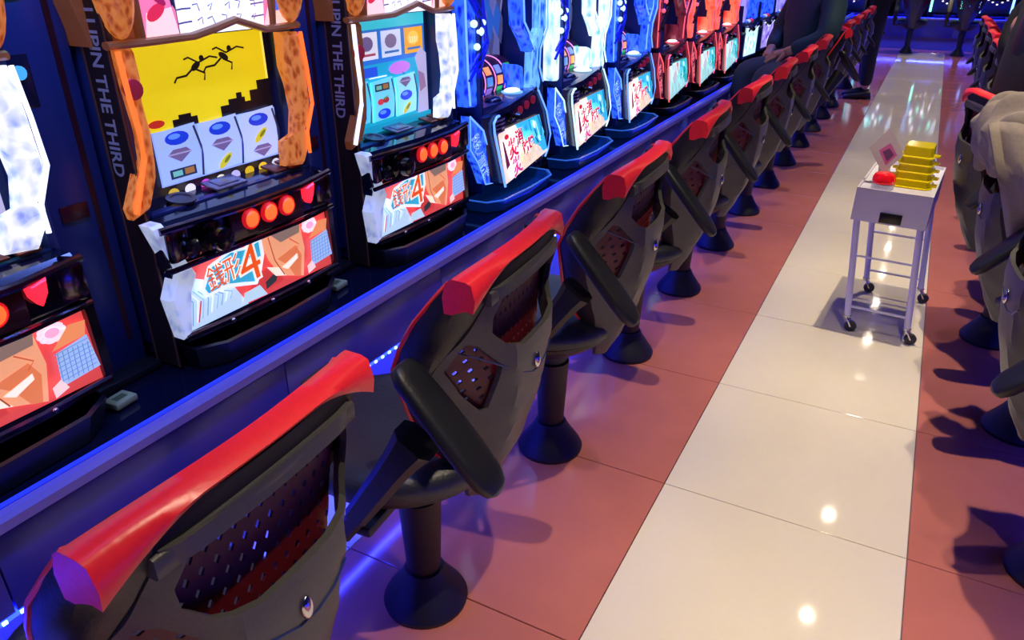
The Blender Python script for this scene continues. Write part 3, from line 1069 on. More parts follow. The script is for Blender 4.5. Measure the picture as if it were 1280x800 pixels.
    for s in (-1, 1):
        B('crown_dome', MB().sphere((-.018, s * .212, .755), (.034, .036, .095), 16, 12), GOLD, t)
        B('crown_rib', MB().tube([(-.03, s * .165, .655), (-.025, s * .168, .72), (-.03, s * .185, .81)], .010, 8), GOLDDARK, t)
    for y in (-.080, .192):
        B('display_jamb', MB().tube([(-.04, y, .655), (-.035, y - .004, .73), (-.04, y, .81)], .010, 8), mat('grey_jamb', '4a4458', .3), t)
    top_display(t, True)
    # coin tray under the panel
    tray(t, TRAYDARK, -.235, .215, .062, .055)
    return t


def tray(t, m, y0, y1, x1, z1, rim=None):
    o = [(-.05, y0), (x1 * .45, y0 + .004), (x1, y0 + .06), (x1 + .008, (y0 + y1) / 2), (x1, y1 - .06), (x1 * .45, y1 - .004), (-.05, y1)]
    n = len(o)
    cy = (y0 + y1) / 2

    def ring(k, z, dx=0):
        return [((x + dx) if x > -.04 else x, cy + (y - cy) * k, z) for x, y in o]
    B('coin_tray', MB().loft([ring(.94, .001, -.012), ring(1.0, z1, 0), ring(.975, z1 + .002, -.008), ring(.90, .010, -.02)], True, True), m, t, smooth=25)
    if rim:
        B('tray_rim', MB().tube([(x, y, z1 + .002) for x, y in o], .0030, 6), rim, t)


def flame_art(t, bl, br, tl, tr, mode):
    a = Art(bl, br, tl, tr)
    random.seed(21 + mode)
    a.rect(0, 0, 1, 1, 'f4e0d0' if mode == 0 else 'a8dcd8')
    a.poly([(.40, 1), (1, 1), (1, .06), (.90, .08), (.76, .36), (.58, .60), (.46, .78)], '38b8e4' if mode == 0 else '28b4b8')
    for k in range(16):
        u = .55 + .028 * k
        a.line([(u, 1 - .5 * random.random()), (u + .02, .75 - .4 * random.random()), (u - .02, .35 + .2 * random.random())], .020 + .02 * random.random(),
               random.choice(('1c78d0', '70e0f4', 'd8f8ff', '2aa0a8', '14407a') if mode == 0 else ('0e7a80', '60e0d8', 'e0fff8', '145058', '1a9aa0')))
    a.ell(.62, .66, .11, .12, '5cdcf0')
    a.ell(.80, .84, .035, .10, 'eafcff')
    if mode == 0:
        a.poly([(.30, .30), (.52, .52), (.68, .46), (.84, .24), (.86, .1), (.4, .04), (.2, .03)], 'f0dcc0')
        for k in range(34):
            u, v = .25 + .55 * random.random(), .06 + .40 * random.random()
            a.line([(u, v), (u + .05 * random.random() - .01, v + .10 * random.random()), (u + .04, v - .04)], .012,
                   random.choice(('f0c070', 'e8a0a8', 'd8b040', 'f4d8a0', '90a070', 'd06a80')))
        a.ell(.10, .88, .05, .05, 'e01c30')
        a.poly([(0, .3), (.08, .35), (.03, .8), (0, .85)], '6a2048')
        s = '炎'
        for ch, u, v, h, w in (('炎', .19, .63, .34, .17), ('炎', .22, .26, .32, .17), ('ノ', .33, .72, .22, .10), ('消', .36, .78, .26, .14),
                               ('防', .47, .50, .26, .13), ('隊', .60, .55, .22, .11)):
            ref = text_tris(ch)[0]
            a.text(ch, u, v, h * 1.12, 'fff4f0', w * 1.12, rot=.08, offset=.065, ref=ref)
            a.text(ch, u, v, h * 1.12, ('c81048', 'e0184a', 'd84088')[int(u * 10) % 3], w * 1.12, rot=.08, offset=.032, ref=ref)
    else:
        a.poly([(.05, .98), (.6, .99), (.5, .6), (.2, .5)], 'd8ece8').poly([(.38, .98), (.46, .98), (.43, .7)], 'd02a30')
        a.poly([(.1, .6), (.3, .8), (.42, .55), (.2, .4)], 'c8b8c0')
        for k in range(60):
            u, v = random.random() * .95, random.random() * .6
            a.line([(u, v), (u + .04, v + .13), (u + .02, v + .22)], .016, random.choice(('0c4a50', '50d8d0', 'e8fffa', '0a6a70', 'a0e8e0', 'e86a50')))
    art_mesh(t, 'lower_panel', a, M['backlit'], 'backlit panel with red brush lettering over pale flames' if mode == 0 else 'backlit panel with teal streaks')


def crystal_machine(label, loc, arm, yarm, line, bodym, finm, mode, reels=True, btn_lit=False, jewel=True, trayd=TRAYBLUE, fin_text=True):
    t = thing('slot_machine', label, 'slot machine', loc, 0, 'slot machines on the left island')
    body(t, M['dark'])
    # left fin with lettering
    fp = [(-.340, .328), (-.256, .268), (-.172, .072), (-.247, .082), (-.292, .164), (-.341, .22)]
    fp = [(y - .0, z) for y, z in fp]
    fin = B('side_fin', MB().prism(fp, -.045, -.012, 'x', inset=.004), finm, t, smooth=20, label='lit angular fin with outlined lettering')
    B('fin_edge', MB().tube([(-.010, y, z) for y, z in (fp[0], fp[1], fp[2])], .0032, 6)
      .tube([(-.010, y, z) for y, z in (fp[2], fp[3], fp[4], fp[5], fp[0])], .002, 6), line, fin)
    if fin_text:
        for off, c, lift in ((.035, 'b8e0ff' if mode == 0 else 'ff9aa8', .0006), (0, '1430a8' if mode == 0 else '7a1026', .0012)):
            vs, fs = text_tris('炎炎ノ消防隊', off)
            x0, y0, x1, y1 = bbox2(text_tris('炎炎ノ消防隊')[0])
            d = Vector((.083, -.172)).normalized()
            n = Vector((-d.y, d.x))
            o = Vector((-.300, .268)) + n * -.012
            pts = []
            for x, y in vs:
                p = o + d * ((x - x0) / (x1 - x0) * .175) + n * (((y - y0) / (y1 - y0) - .5) * .044)
                pts.append((-.0118 + lift, p.x, p.y))
            B('lettering', MB().add(pts, fs), mat('fin_letter_' + c, c, .4, emit=c, es=.9), fin, smooth=0, recalc=False)
    # body of the control unit
    bp = [(-.262, .312), (-.13, .322), (.132, .352), (.196, .300), (.248, .175), (.236, .100), (.20, .070), (-.128, .046), (-.215, .075)]
    B('control_body', MB().prism(bp, -.12, -.004, 'x', inset=.012), bodym, t, smooth=20)
    B('control_deck', MB().loft([[(-.15, -.215, .335), (-.02, -.262, .308), (-.02, -.262, .290), (-.15, -.215, .30)],
                                 [(-.15, -.03, .350), (.004, -.10, .328), (.004, -.10, .305), (-.15, -.03, .30)],
                                 [(-.15, .22, .360), (-.012, .15, .355), (-.012, .15, .330), (-.15, .22, .30)]]), bodym, t, smooth=25)
    flame_art(t, (.002, -.122, .052), (.002, .222, .104), (.002, -.182, .250), (.002, .140, .258), mode)
    B('panel_outline', MB().tube([(.000, -.165, .302), (.002, -.185, .302), (.003, -.208, .285), (.004, -.205, .25), (.004, -.130, .046)], .0045, 6), line, t, label='glowing outline left of the panel')
    B('panel_outline', MB().tube([(0, .136, .345), (.002, .205, .26), (.003, .243, .165), (.002, .225, .11), (.002, .20, .085)], .0035, 6), line, t, label='glowing outline right of the panel')
    g = B('speaker_grille', MB().prism([(-.205, .285), (-.185, .298), (-.135, .300), (-.135, .262), (-.160, .250), (-.19, .235)], -.01, .003, 'x'), M['darkgloss'], t)
    for k in range(4):
        B('grille_bar', MB().tube([(.004, -.200 + .003 * k, .286 - .013 * k), (.009, -.165, .289 - .013 * k), (.004, -.138, .289 - .013 * k)], .0035, 6), mat('grille_bar', '6a4a78', .25, coat=.4), g)
    for y in (-.012, .038, .088):
        z = .297 + (y + .012) * .22
        B('stop_button', MB().lathe([(.015, 0), (.015, .006), (.009, .010)], 14), BTN if btn_lit else BTNDIM, t, (-.002, y, z), (0, PI / 2, 0))
    B('start_lever', MB().lathe([(.020, 0), (.020, .008), (.009, .012), (.009, .024), (.016, .030), (.010, .044)], 16), KNOB, t, (-.002, -.085, .290), (0, PI / 2, 0))
    if jewel:
        B('jewel_lamp', MB().sphere((-.06, .04, .353), (.028, .036, .010), 16, 8), JEWELWHITE, t, label='white glowing oval push lamp')
        B('jewel_ring', MB().lathe([(.040, 0), (.040, .004), (.030, .007)], 20), line, t, (-.06, .04, .346))
    for c, r in (((-.065, -.09, .338), (.030, .038, .016)), ((-.095, .145, .362), (.040, .055, .014))):
        B('deck_boss', MB().sphere(c, r, 14, 8), bodym if mode else BODYBLUE, t)
    # reels
    if reels:
        rb = B('reel_housing', MB().prism([(-.075, .318), (.19, .330), (.17, .455), (-.06, .452)], -.24, -.19, 'x'), mat('plum_housing', '33103a', .3), t)
        random.seed(4)
        for i in range(3):
            yc = -.035 + .075 * i
            dr = B('reel', MB().lathe([(.075, -.031), (.076, -.030), (.076, .030), (.075, .031)], 28), mat('dark_reel', '2a0c2c', .35, emit='30103a', es=.4), t, (-.185, yc, .385), (PI / 2, 0, 0))
            B('reel_edge', MB().lathe([(.0765, .031), (.080, .033), (.0765, .036)], 28, caps=False), mat('pink_reel_edge', 'ff9ad8', .3, emit='f890d0', es=1.0), dr)
            for j, c in enumerate((('ff9a50', '4a8ad0', '8a6ad8'), ('7a90e8', 'ffa040', '2ab060'), ('20a850', 'e8344a', '5a90e0'))[i]):
                aa = .55 - .5 * j
                B('reel_symbol', MB().box((.076 * math.cos(aa), .076 * math.sin(aa), 0), (.006, .030, .036), (0, 0, aa), .002), mat('symbol_' + c, c, .3, emit=c, es=.9), dr)
    # backdrop figure-free mural and screen
    a = Art((-.20, -.16, .34), (-.20, .20, .34), (-.20, -.16, .80), (-.20, .20, .80))
    base = ('7a7ab0', '9a92b8', '3a70c8', '5a5a86') if mode == 0 else ('5a4858', '80606a', '8a2a34', '3a3040')
    a.rect(0, 0, 1, 1, base[0])
    random.seed(2)
    for k in range(26):
        u, v = random.random(), random.random()
        a.poly([(u - .1, v), (u + .02, v - .12), (u + .08, v + .05), (u, v + .16)], random.choice(base))
    a.rect(.3, .42, .62, .45, 'd8e8f8')
    art_mesh(t, 'backdrop', a, M['dimscreen'], 'dim mural behind the reels')
    # left arm: crystal plate with lattice bars
    lo = [(-.305, .80), (-.215, .80), (-.212, .67), (-.178, .535), (-.238, .450), (-.214, .376), (-.230, .338), (-.288, .345), (-.298, .45), (-.302, .60)]
    B('left_arm', MB().prism(lo, -.09, -.045, 'x', inset=.008), arm, t, smooth=20, label='translucent crystal arm left of the reels')
    lat = MB()
    for p in (((-.30, .72), (-.21, .62)), ((-.30, .69), (-.205, .59)), ((-.29, .46), (-.185, .545)), ((-.295, .43), (-.20, .51))):
        lat.tube([(-.036, *p[0]), (-.034, *p[1])], .006, 6)
    for k in range(4):
        y, z = -.29 + .022 * k, .705 - .025 * k
        lat.tube([(-.035, y, z), (-.033, y + .004, z - .028)], .004, 6)
    lat.tube([(-.038, -.215, .80), (-.036, -.212, .67), (-.036, -.180, .535), (-.036, -.238, .450), (-.036, -.214, .376)], .008, 8)
    B('arm_lattice', lat, bodym if mode else mat('deep_blue_gloss', '1424c0', .2, coat=.4, emit='1020d0', es=.5), t)
    for y, z, r in ((-.225, .575, .014), (-.245, .53, .011), (-.205, .60, .010), (-.262, .60, .012)):
        B('arm_bead', MB().sphere((-.035, y, z), r, 10, 8), line if mode else CYANLINE, t)
    # right Y-shaped arm
    def limb(name, pts, ws, m):
        rg = []
        for (y, z), w in zip(pts, ws):
            rg.append([(-.05, y - w, z), (-.022, y - w * .55, z), (-.018, y + w * .3, z), (-.035, y + w, z), (-.08, y + w * .6, z)])
        B(name, MB().loft(rg), m, t, smooth=25)
    limb('right_arm', [(.185, .82), (.212, .66), (.214, .555), (.160, .485), (.152, .42), (.168, .365), (.150, .335)], [.034, .034, .036, .034, .036, .052, .060], yarm)
    limb('inner_arm', [(.030, .82), (.030, .66), (.042, .575), (.100, .520), (.135, .478)], [.026, .024, .020, .018, .014], arm)
    for nm, pts in (('arm_edge', [(.219, .82), (.246, .66), (.250, .555), (.194, .485), (.188, .42), (.220, .365)]),
                    ('arm_edge', [(.158, .82), (.182, .66), (.182, .565), (.128, .49), (.118, .42), (.118, .365)]),
                    ('arm_edge', [(.056, .82), (.054, .66), (.062, .585), (.118, .528)])):
        B(nm, MB().tube([(-.022, y, z) for y, z in pts], .0035, 6), line, t)
    B('arm_edge', MB().tube([(-.042, y, z) for y, z in ((-.300, .80), (-.299, .60), (-.293, .45), (-.284, .35))], .0035, 6), line, t)
    B('arm_shin', MB().prism([(.070, .44), (.105, .43), (.125, .345), (.085, .33)], -.12, -.05, 'x', inset=.006), arm, t, smooth=20)
    tray(t, trayd, -.32, .17, .072, .040, RIM if trayd is TRAYBLUE else None)
    return t


def wave_art(t, cols, mode):
    a = Art((.002, -.22, .085), (.002, .22, .085), (.002, -.225, .30), (.002, .225, .30))
    random.seed(31 + mode)
    a.poly([(0, .06), (1, 0), (1, .95), (.8, .88), (.6, .80), (.45, .80), (.3, .88), (.15, .97), (0, 1)], cols[0])
    for k in range(22):
        u, v = random.random() * .85 + .05, random.random() * .6 + .1
        a.poly([(u, v), (u + .08, v + .05), (u + .05, v + .2), (u - .03, v + .12)], random.choice(cols[1:]))
    a.line([(0, 1), (.15, .97), (.3, .88), (.45, .80), (.6, .80), (.8, .88), (1, .95)], .04, 'e8f8ff')
    art_mesh(t, 'lower_panel', a, M['backlit'])


def wave_machine(label, loc, rz, cols, arm_l, arm_r, mode, grp, dark=False):
    t = thing('slot_machine', label, 'slot machine', loc, rz, grp)
    body(t)
    B('panel_backing', MB().prism([(-.225, .075), (.225, .075), (.23, .25), (-.23, .25)], -.03, -.002, 'x'), M['dark'], t)
    if dark:
        for y in (-.20, .20):
            B('light_bar', MB().box((.006, y, .20), (.012, .030, .24), None, .004), mat('bar_' + cols[0], cols[0], .3, emit=cols[0], es=3.0), t)
        for k in range(5):
            B('indicator', MB().sphere((.004, -.12 + .06 * k, .20 + .03 * abs(k - 2)), (.006, .014, .010), 8, 6), JEWELWHITE, t)
    else:
        wave_art(t, cols, mode)
    B('control_deck', MB().loft([[(-.14, -.222, .30), (-.004, -.235, .27), (-.004, -.235, .31), (-.14, -.222, .345)],
                                 [(-.14, 0, .30), (.0, 0, .25), (.0, 0, .30), (-.14, 0, .345)],
                                 [(-.14, .222, .30), (-.004, .235, .27), (-.004, .235, .31), (-.14, .222, .345)]]), M['darkgloss'], t, smooth=20)
    for k, c in enumerate(('3a70e8', 'c8c8d8', 'd83048')):
        B('deck_button', MB().sphere((-.04, -.10 + .10 * k, .335), (.022, .026, .014), 12, 8), mat('deck_' + c, c, .2, emit=c, es=.6), t)
    B('start_lever', MB().lathe([(.024, 0), (.024, .008), (.010, .012), (.010, .026), (.018, .032), (.010, .046)], 16), KNOB, t, (.0, -.12, .29), (0, PI / 2, 0))
    a = Art((-.12, -.19, .35), (-.12, .19, .35), (-.12, -.19, .80), (-.12, .19, .80))
    random.seed(mode)
    a.rect(0, 0, 1, 1, '2a2448')
    for k in range(14):
        u, v = random.random() * .9, random.random() * .9
        a.poly([(u, v), (u + .12, v + .02), (u + .1, v + .18), (u + .01, v + .12)], random.choice(cols))
    art_mesh(t, 'screen', a, art_mat('bright_display', 2.6) if dark else M['dimscreen'])
    for s, m in ((-1, arm_l), (1, arm_r)):
        B('side_pillar', MB().prism([(s * .19, .34), (s * .236, .34), (s * .240, .80), (s * .17, .80), (s * .20, .6), (s * .16, .48)], -.10, -.02, 'x', inset=.01), m, t, smooth=25)
    tray(t, TRAYDARK, -.21, .21, .06, .05)
    return t


L = lambda k: (XF, P0 + PITCH * k, ZB)
orange_machine('slot machine with white glowing side at the left edge, nearest the camera', L(0), teal_screen, (WHITEGLOW, M['smoke_chrome']), WHITEGLOW, WHITELINE, WHITELINE)
orange_machine('amber-framed slot machine with a yellow screen', L(1), yellow_screen, (GOLD, GOLD), GOLD, AMBERLINE, AMBERLINE)
orange_machine('slot machine with a teal card screen and white-lit edges', L(2), teal_screen, (GOLDDARK, M['smoke_chrome']), WHITEGLOW, WHITELINE, WHITELINE)
crystal_machine('blue crystal slot machine beside the teal-screen machine', L(3), BLUEGLOW, CYANGLOW, BLUELINE, BODYBLUE, BLUEGLOW, 0)
crystal_machine('crystal slot machine with white-lit arms between two blue ones', L(4), ICEGLOW, ICEGLOW, CYANLINE, BODYBLUE, BLUEGLOW, 0)
crystal_machine('blue crystal slot machine beside the first dark red one', L(5), BLUEGLOW, BLUEGLOW, BLUELINE, BODYBLUE, BLUEGLOW, 0)
crystal_machine('dark red slot machine with dim arms, next to the last blue one', L(6), DIMRED, DIMRED, REDLINE, BODYRED, DIMRED, 1, False, trayd=TRAYDARK)
crystal_machine('red slot machine with bright red arms, middle of three red ones', L(7), REDGLOW, REDGLOW, REDLINE, BODYRED, DIMRED, 1, False, trayd=TRAYDARK)
crystal_machine('red slot machine with bright red arms, farthest of three red ones', L(8), REDGLOW, REDGLOW, REDLINE, BODYRED, DIMRED, 1, False, trayd=TRAYDARK)
waves = [
    ('slot machine with a pale cyan lit panel, next to the farthest red one', ('d8fff8', 'a0f0e8', 'ffffff', '80c8e0'), VIOLET, BLUEGLOW),
    ('slot machine with a dim violet panel beside the pale cyan one', ('a090d8', '6a50a8', 'c8c0f0', '8a70d0'), BLUEGLOW, BLUEGLOW),
    ('slot machine with a purple and pink lit panel', ('7a50e0', 'f060c0', 'ff9a60', '5a38c8'), VIOLET, VIOLET),
    ('slot machine with a turquoise lit panel and pink streak', ('58e0e0', 'b8f8f4', 'f07aa8', 'ffffff'), DIMRED, REDGLOW),
    ('slot machine with a red and white lit panel', ('f4f0ff', 'f04038', 'ffffff', 'a0a0f0'), REDGLOW, WHITEGLOW),
    ('slot machine with a magenta lit panel beyond the red and white one', ('e050b0', 'ff90c8', '8a50e0', 'ffffff'), WHITEGLOW, REDGLOW),
    ('slot machine with a white panel near the far end of the left row', ('f8f8ff', 'c8d8ff', 'f06a50', '80a0f0'), WHITEGLOW, WHITEGLOW),
    ('slot machine with a blue panel near the far end of the left row', ('4a70e8', 'a0c8ff', 'ffffff', '2030a0'), BLUEGLOW, BLUEGLOW),
    ('slot machine with an orange panel near the far end of the left row', ('f09a50', 'ffe0b0', 'e04a30', 'ffffff'), GOLD, GOLD),
    ('last slot machine with a green panel at the far end of the left row', ('50d8a0', 'd8fff0', '208a70', 'ffffff'), CYANGLOW, CYANGLOW)]
for k, (lb, cols, al, ar) in enumerate(waves):
    wave_machine(lb, L(9 + k), 0, cols, al, ar, k, 'slot machines on the left island')
for k, (lb, cols) in enumerate((
        ('leftmost machine of the far bank with cyan glowing sides', ('60e8e0', 'ffffff', '2a80d0')),
        ('second machine of the far bank, white and cyan lights', ('f0ffff', '80f0e0', '40a0d0')),
        ('third machine of the far bank, green-tinted lights', ('80f0c0', 'ffffff', '30b090')),
        ('rightmost machine of the far bank with blue glowing sides', ('80b0ff', 'ffffff', '4060e0')))):
    wave_machine(lb, (-1.2 + .64 * k, 13.56, .452), -PI / 2, cols, CYANGLOW, ICEGLOW, 20 + k, 'machines of the far bank', True)


# medal dispensers between the machines
def dispenser(label, y, led):
    t = thing('medal_dispenser', label, 'dispenser', (XF, y, ZB), 0, 'medal dispensers between the machines')
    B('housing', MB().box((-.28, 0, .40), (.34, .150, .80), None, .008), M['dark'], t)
    B('front_strip', MB().box((-.112, .045, .42), (.006, .012, .70)), mat('dim_red_strip', '3a1420', .3), t)
    B('button_panel', MB().box((-.112, -.030, .60), (.006, .045, .09), None, .002), mat('dark_button_panel', '141c38', .2), t)
    B('touch_icon', MB().lathe([(.012, 0), (.012, .003)], 14), mat('icon_blue', '4ab0e0', .3, emit='4ab0e0', es=.8), t, (-.108, -.030, .615), (0, PI / 2, 0))
    B('medal_slot', MB().box((-.110, 0, .36), (.008, .055, .030), None, .002), mat('slot_red', '4a1418', .3), t)
    B('foot_plate', MB().box((-.09, 0, .008), (.05, .148, .016), None, .003), M['softblack'], t)
    B('status_led', MB().box((-.108, -.02, .74), (.008, .05, .010), None, .003), led, t, label='glowing status light')
    return t


names = ['beside the white-lit machine at the left edge', 'between the yellow-screen and teal-screen machines', 'between the teal-screen machine and the first blue one',
         'left of the white-lit crystal machine', 'right of the white-lit crystal machine', 'between the last blue and first red machine',
         'between the dim red and bright red machine', 'between the two bright red machines', 'beyond the farthest red machine']
for k in range(9):
    dispenser('narrow black medal dispenser ' + names[k], P0 + PITCH * (k + .5), GREEN if k < 2 else BLUELINE)

YG = mat('yellow_green_card', 'a8b078', 0.4)
for k, (x, y, w) in enumerate(((-1.262, .727, 'beside the white-lit machine at the left edge'), (-1.262, 1.372, 'below the yellow-screen machine'))):
    t = thing('notice_card', 'small yellow-green card on the bench ' + w, 'card', (x, y, .502), .1, 'cards on the bench')
    B('card', MB().box((0, 0, .009), (.040, .050, .014), None, .003), YG, t)
    B('printed_mark', MB().box((.0, 0, .0163), (.016, .026, .0006)), mat('card_ink', '5a6a40', .5), t)


# ------------------------------------------------------------------ service cart and what stands on it
cart = thing('service_cart', 'small white trolley on castors standing on the cream walkway', 'trolley', (.012, 3.06, 0), -.072)
CT, CB = .560, .440
tb = MB()
hw, hl = .122, .235
tb.loft([[(x * hw, y * hl, CB) for x, y in ((-1, -1), (1, -1), (1, 1), (-1, 1))],
         [(x * hw, y * hl, CT) for x, y in ((-1, -1), (1, -1), (1, 1), (-1, 1))],
         [(x * (hw - .006), y * (hl - .006), CT) for x, y in ((-1, -1), (1, -1), (1, 1), (-1, 1))],
         [(x * (hw - .006), y * (hl - .006), CT - .010) for x, y in ((-1, -1), (1, -1), (1, 1), (-1, 1))]])
B('box', tb, M['white_metal'], cart, smooth=0)
B('label_plate', MB().box((.006, -hl - .002, CB + .024), (.072, .005, .036), None, .001), mat('black_label', '0c0c12', .3), cart, label='small black plate on the front')
for sx in (-1, 1):
    for sy in (-1, 1):
        top = Vector((sx * .104, sy * .205, CB + .004))
        foot = Vector((sx * .104 + .040, sy * .215, .062))
        lg = B('leg', MB().tube([top, foot], .0115, 12), M['white_metal'], cart)
        c = B('castor', MB().lathe([(.012, -.004), (.014, 0), (.014, .006), (.008, .008)], 14, (foot.x, foot.y, .056))
              .box((foot.x + .012, foot.y + .010, .040), (.006, .022, .034), (0, -.5, 0), .001)
              .box((foot.x + .012, foot.y - .010, .040), (.006, .022, .034), (0, -.5, 0), .001), M['chrome'], cart)
        B('wheel', MB().lathe([(.004, -.009), (.018, -.009), (.021, -.006), (.021, .006), (.018, .009), (.004, .009)], 20), M['rubber'], c, (foot.x + .018, foot.y, .0215), (PI / 2, 0, .3))
for sy, z in ((-1, .088), (1, .088)):
    k = (CB - z) / (CB - .062)
    for zz in ((.10,) if sy < 0 else (.10, .27)):
        k = (CB - zz) / (CB - .062)
        B('cross_bar', MB().tube([(-.104 + .04 * k, sy * (.205 + .01 * k), zz), (.104 + .04 * k, sy * (.205 + .01 * k), zz)], .005, 8), M['white_metal'], cart)
k0 = (CB - .30) / (CB - .062)
B('cross_bar', MB().tube([(-.104 + .04 * k0, -.207, .30), (.104 + .04 * k0, -.207, .30)], .004, 8), M['white_metal'], cart)


def on_cart(dx, dy):
    a = -.072
    return (cart.location.x + dx * math.cos(a) - dy * math.sin(a), cart.location.y + dx * math.sin(a) + dy * math.cos(a), CT - .0095)


bc = thing('beacon_lamp', 'round red beacon lamp at the front of the white trolley', 'lamp', on_cart(-.048, -.165))
B('base', MB().lathe([(.036, 0), (.037, .002), (.037, .018), (.035, .020)], 28), M['white_metal'], bc, label='white round base')
RED_LENS = mat('red_lens', 'ff1626', .12, coat=.8, emit='ff1020', es=.16)
B('lens', MB().lathe([(.0365, .020), (.0375, .026), (.036, .040), (.030, .052), (.018, .058), (.004, .060)], 28), RED_LENS, bc)
for k in range(12):
    a = 2 * PI * k / 12
    B('lens_rib', MB().tube([(.0375 * math.cos(a), .0375 * math.sin(a), .024), (.0365 * math.cos(a), .0365 * math.sin(a), .040), (.030 * math.cos(a), .030 * math.sin(a), .0525)], .0012, 5), RED_LENS, bc)

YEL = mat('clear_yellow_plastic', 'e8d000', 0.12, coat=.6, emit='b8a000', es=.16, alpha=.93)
NB = 5
ords = ['lowest', 'second lowest', 'middle', 'second highest', 'topmost']
for i in range(NB):
    k = 1.0 - .055 * i
    t = thing('coin_box', ords[i] + ' upturned clear yellow box in the stack on the trolley', 'box', tuple(Vector(on_cart(.036, -.055)) + Vector((0, 0, .0003 + .0262 * i))), -.072, 'yellow boxes stacked on the trolley')
    a, b, c, d = .066 * k, .070 * k, .050 * k, .052 * k
    h = .0258 if i < NB - 1 else .040
    o = lambda x, y, z: [(-x, -y * .7, z), (-x * .8, -y, z), (x * .8, -y, z), (x, -y * .7, z), (x, y * .7, z), (x * .8, y, z), (-x * .8, y, z), (-x, y * .7, z)]
    B('shell', MB().loft([o(a, b, 0), o(a + .002, b + .002, .003), o(a - .003, b - .003, .006), o(a * .90, b * .90, h - .003), o(a * .86, b * .86, h)]), YEL, t, smooth=20)
    for s in (-1, 1):
        B('grip_tab', MB().prism([(s * a * .9, -.020), (s * (a + .016), -.014), (s * (a + .018), .014), (s * a * .9, .020)], .001, .006, 'z'), YEL, t, smooth=0)

st = thing('sign_stand', 'small tilted card in a clear holder leaning beside the yellow boxes', 'sign', tuple(Vector(on_cart(-.056, -.075)) + Vector((0, 0, .0003))), -.2)
B('holder', MB().box((-.006, 0, .040), (.030, .05, .080), (0, -.12, 0), .003), mat('clear_holder', 'b8ac70', .1, alpha=.55, coat=.5), st)
cd = B('card', MB().prism([(0, -.076), (.056, -.004), (0, .088), (-.060, .014)], -.002, .002, 'y'), mat('grey_card', 'b8a8b4', .4), st, (-.004, -.032, .112), (-.30, .0, .35))
B('card_border', MB().prism([(.004, -.044), (.034, -.006), (.006, .034), (-.026, .006)], -.0028, -.0021, 'y'), mat('pink_print', 'c05a9a', .4), cd)
B('card_print', MB().prism([(.006, -.030), (.024, -.006), (.006, .016), (-.014, .002)], -.0034, -.0029, 'y'), mat('plum_print', '6a3a6a', .4), cd)


# ------------------------------------------------------------------ people
def skin_to_mesh(verts, edges, radii, root=0, sub=2):
    me = bpy.data.meshes.new('figure')
    me.from_pydata(verts, edges, [])
    ob = bpy.data.objects.new('figure', me)
    COL.objects.link(ob)
    md = ob.modifiers.new('skin', 'SKIN')
    md.use_smooth_shade = True
    for i, r in enumerate(radii):
        sv = me.skin_vertices[0].data[i]
        rr = r if isinstance(r, tuple) else (r, r)
        sv.radius = rr
        sv.use_root = (i == root)
    ms = ob.modifiers.new('sub', 'SUBSURF')
    ms.levels = ms.render_levels = sub
    dg = bpy.context.evaluated_depsgraph_get()
    dg.update()
    out = bpy.data.meshes.new_from_object(ob.evaluated_get(dg))
    vs = [tuple(v.co) for v in out.vertices]
    fs = [tuple(p.vertices) for p in out.polygons]
    bpy.data.objects.remove(ob)
    bpy.data.meshes.remove(me)
    bpy.data.meshes.remove(out)
    return vs, fs


def chain_mesh(chains, sub=2):
    """chains: list of [(pos, radius), ...]; equal positions are shared"""
    V, E, R, idx = [], [], [], {}
    for ch in chains:
        prev = None
        for p, r in ch:
            key = tuple(round(c, 4) for c in p)
            if key not in idx:
                idx[key] = len(V)
                V.append(tuple(p))
                R.append(r)
            i = idx[key]
            if prev is not None and prev != i:
                E.append((prev, i))
            prev = i
    return skin_to_mesh(V, E, R, 0, sub)


SKIN = mat('skin', 'c08a70', .5, noise=.05, nscale=40)
EYE = mat('eye_dark', '181010', .2)


def head_geo(mb, c, yaw=0.0, pitch=0.0):
    R = Euler((0, pitch, yaw)).to_matrix()
    C = Vector(c)
    rings = []
    N = 24
    for i in range(17):
        th = PI * (1 - i / 16)
        z = .118 * math.cos(th)
        s = max(.03, math.sin(th))
        ring = []
        for k in range(N):
            a = 2 * PI * k / N
            # face looks towards -x
            x, y = math.cos(a) * .095 * s, math.sin(a) * .076 * s
            if z < 0:
                y *= 1 + .9 * z
                x = x * (1 + .4 * z) - (.012 if x < 0 else -.0) * (-z / .118)
            if x < 0 and abs(y) < .016 and -.045 < z < .012:
                x -= .020 * (1 - abs(y) / .016) * (1 - max(0, z) / .02)
            if x < 0 and .010 < abs(y) < .045 and .0 < z < .025:
                x += .006
            ring.append(R @ Vector((x, y, z)) + C)
        rings.append(ring)
    mb.loft(rings, True, True, 0)
    for s in (-1, 1):
        mb.sphere(R @ Vector((.005, s * .078, -.005)) + C, (.018, .010, .030), 10, 8, rot=(0, pitch, yaw))
        mb.sphere(R @ Vector((-.084, s * .031, .008)) + C, (.010, .014, .008), 10, 8, rot=(0, pitch, yaw), mi=1)
    mb.box(R @ Vector((-.089, 0, -.062)) + C, (.008, .042, .008), R, .003, 2)


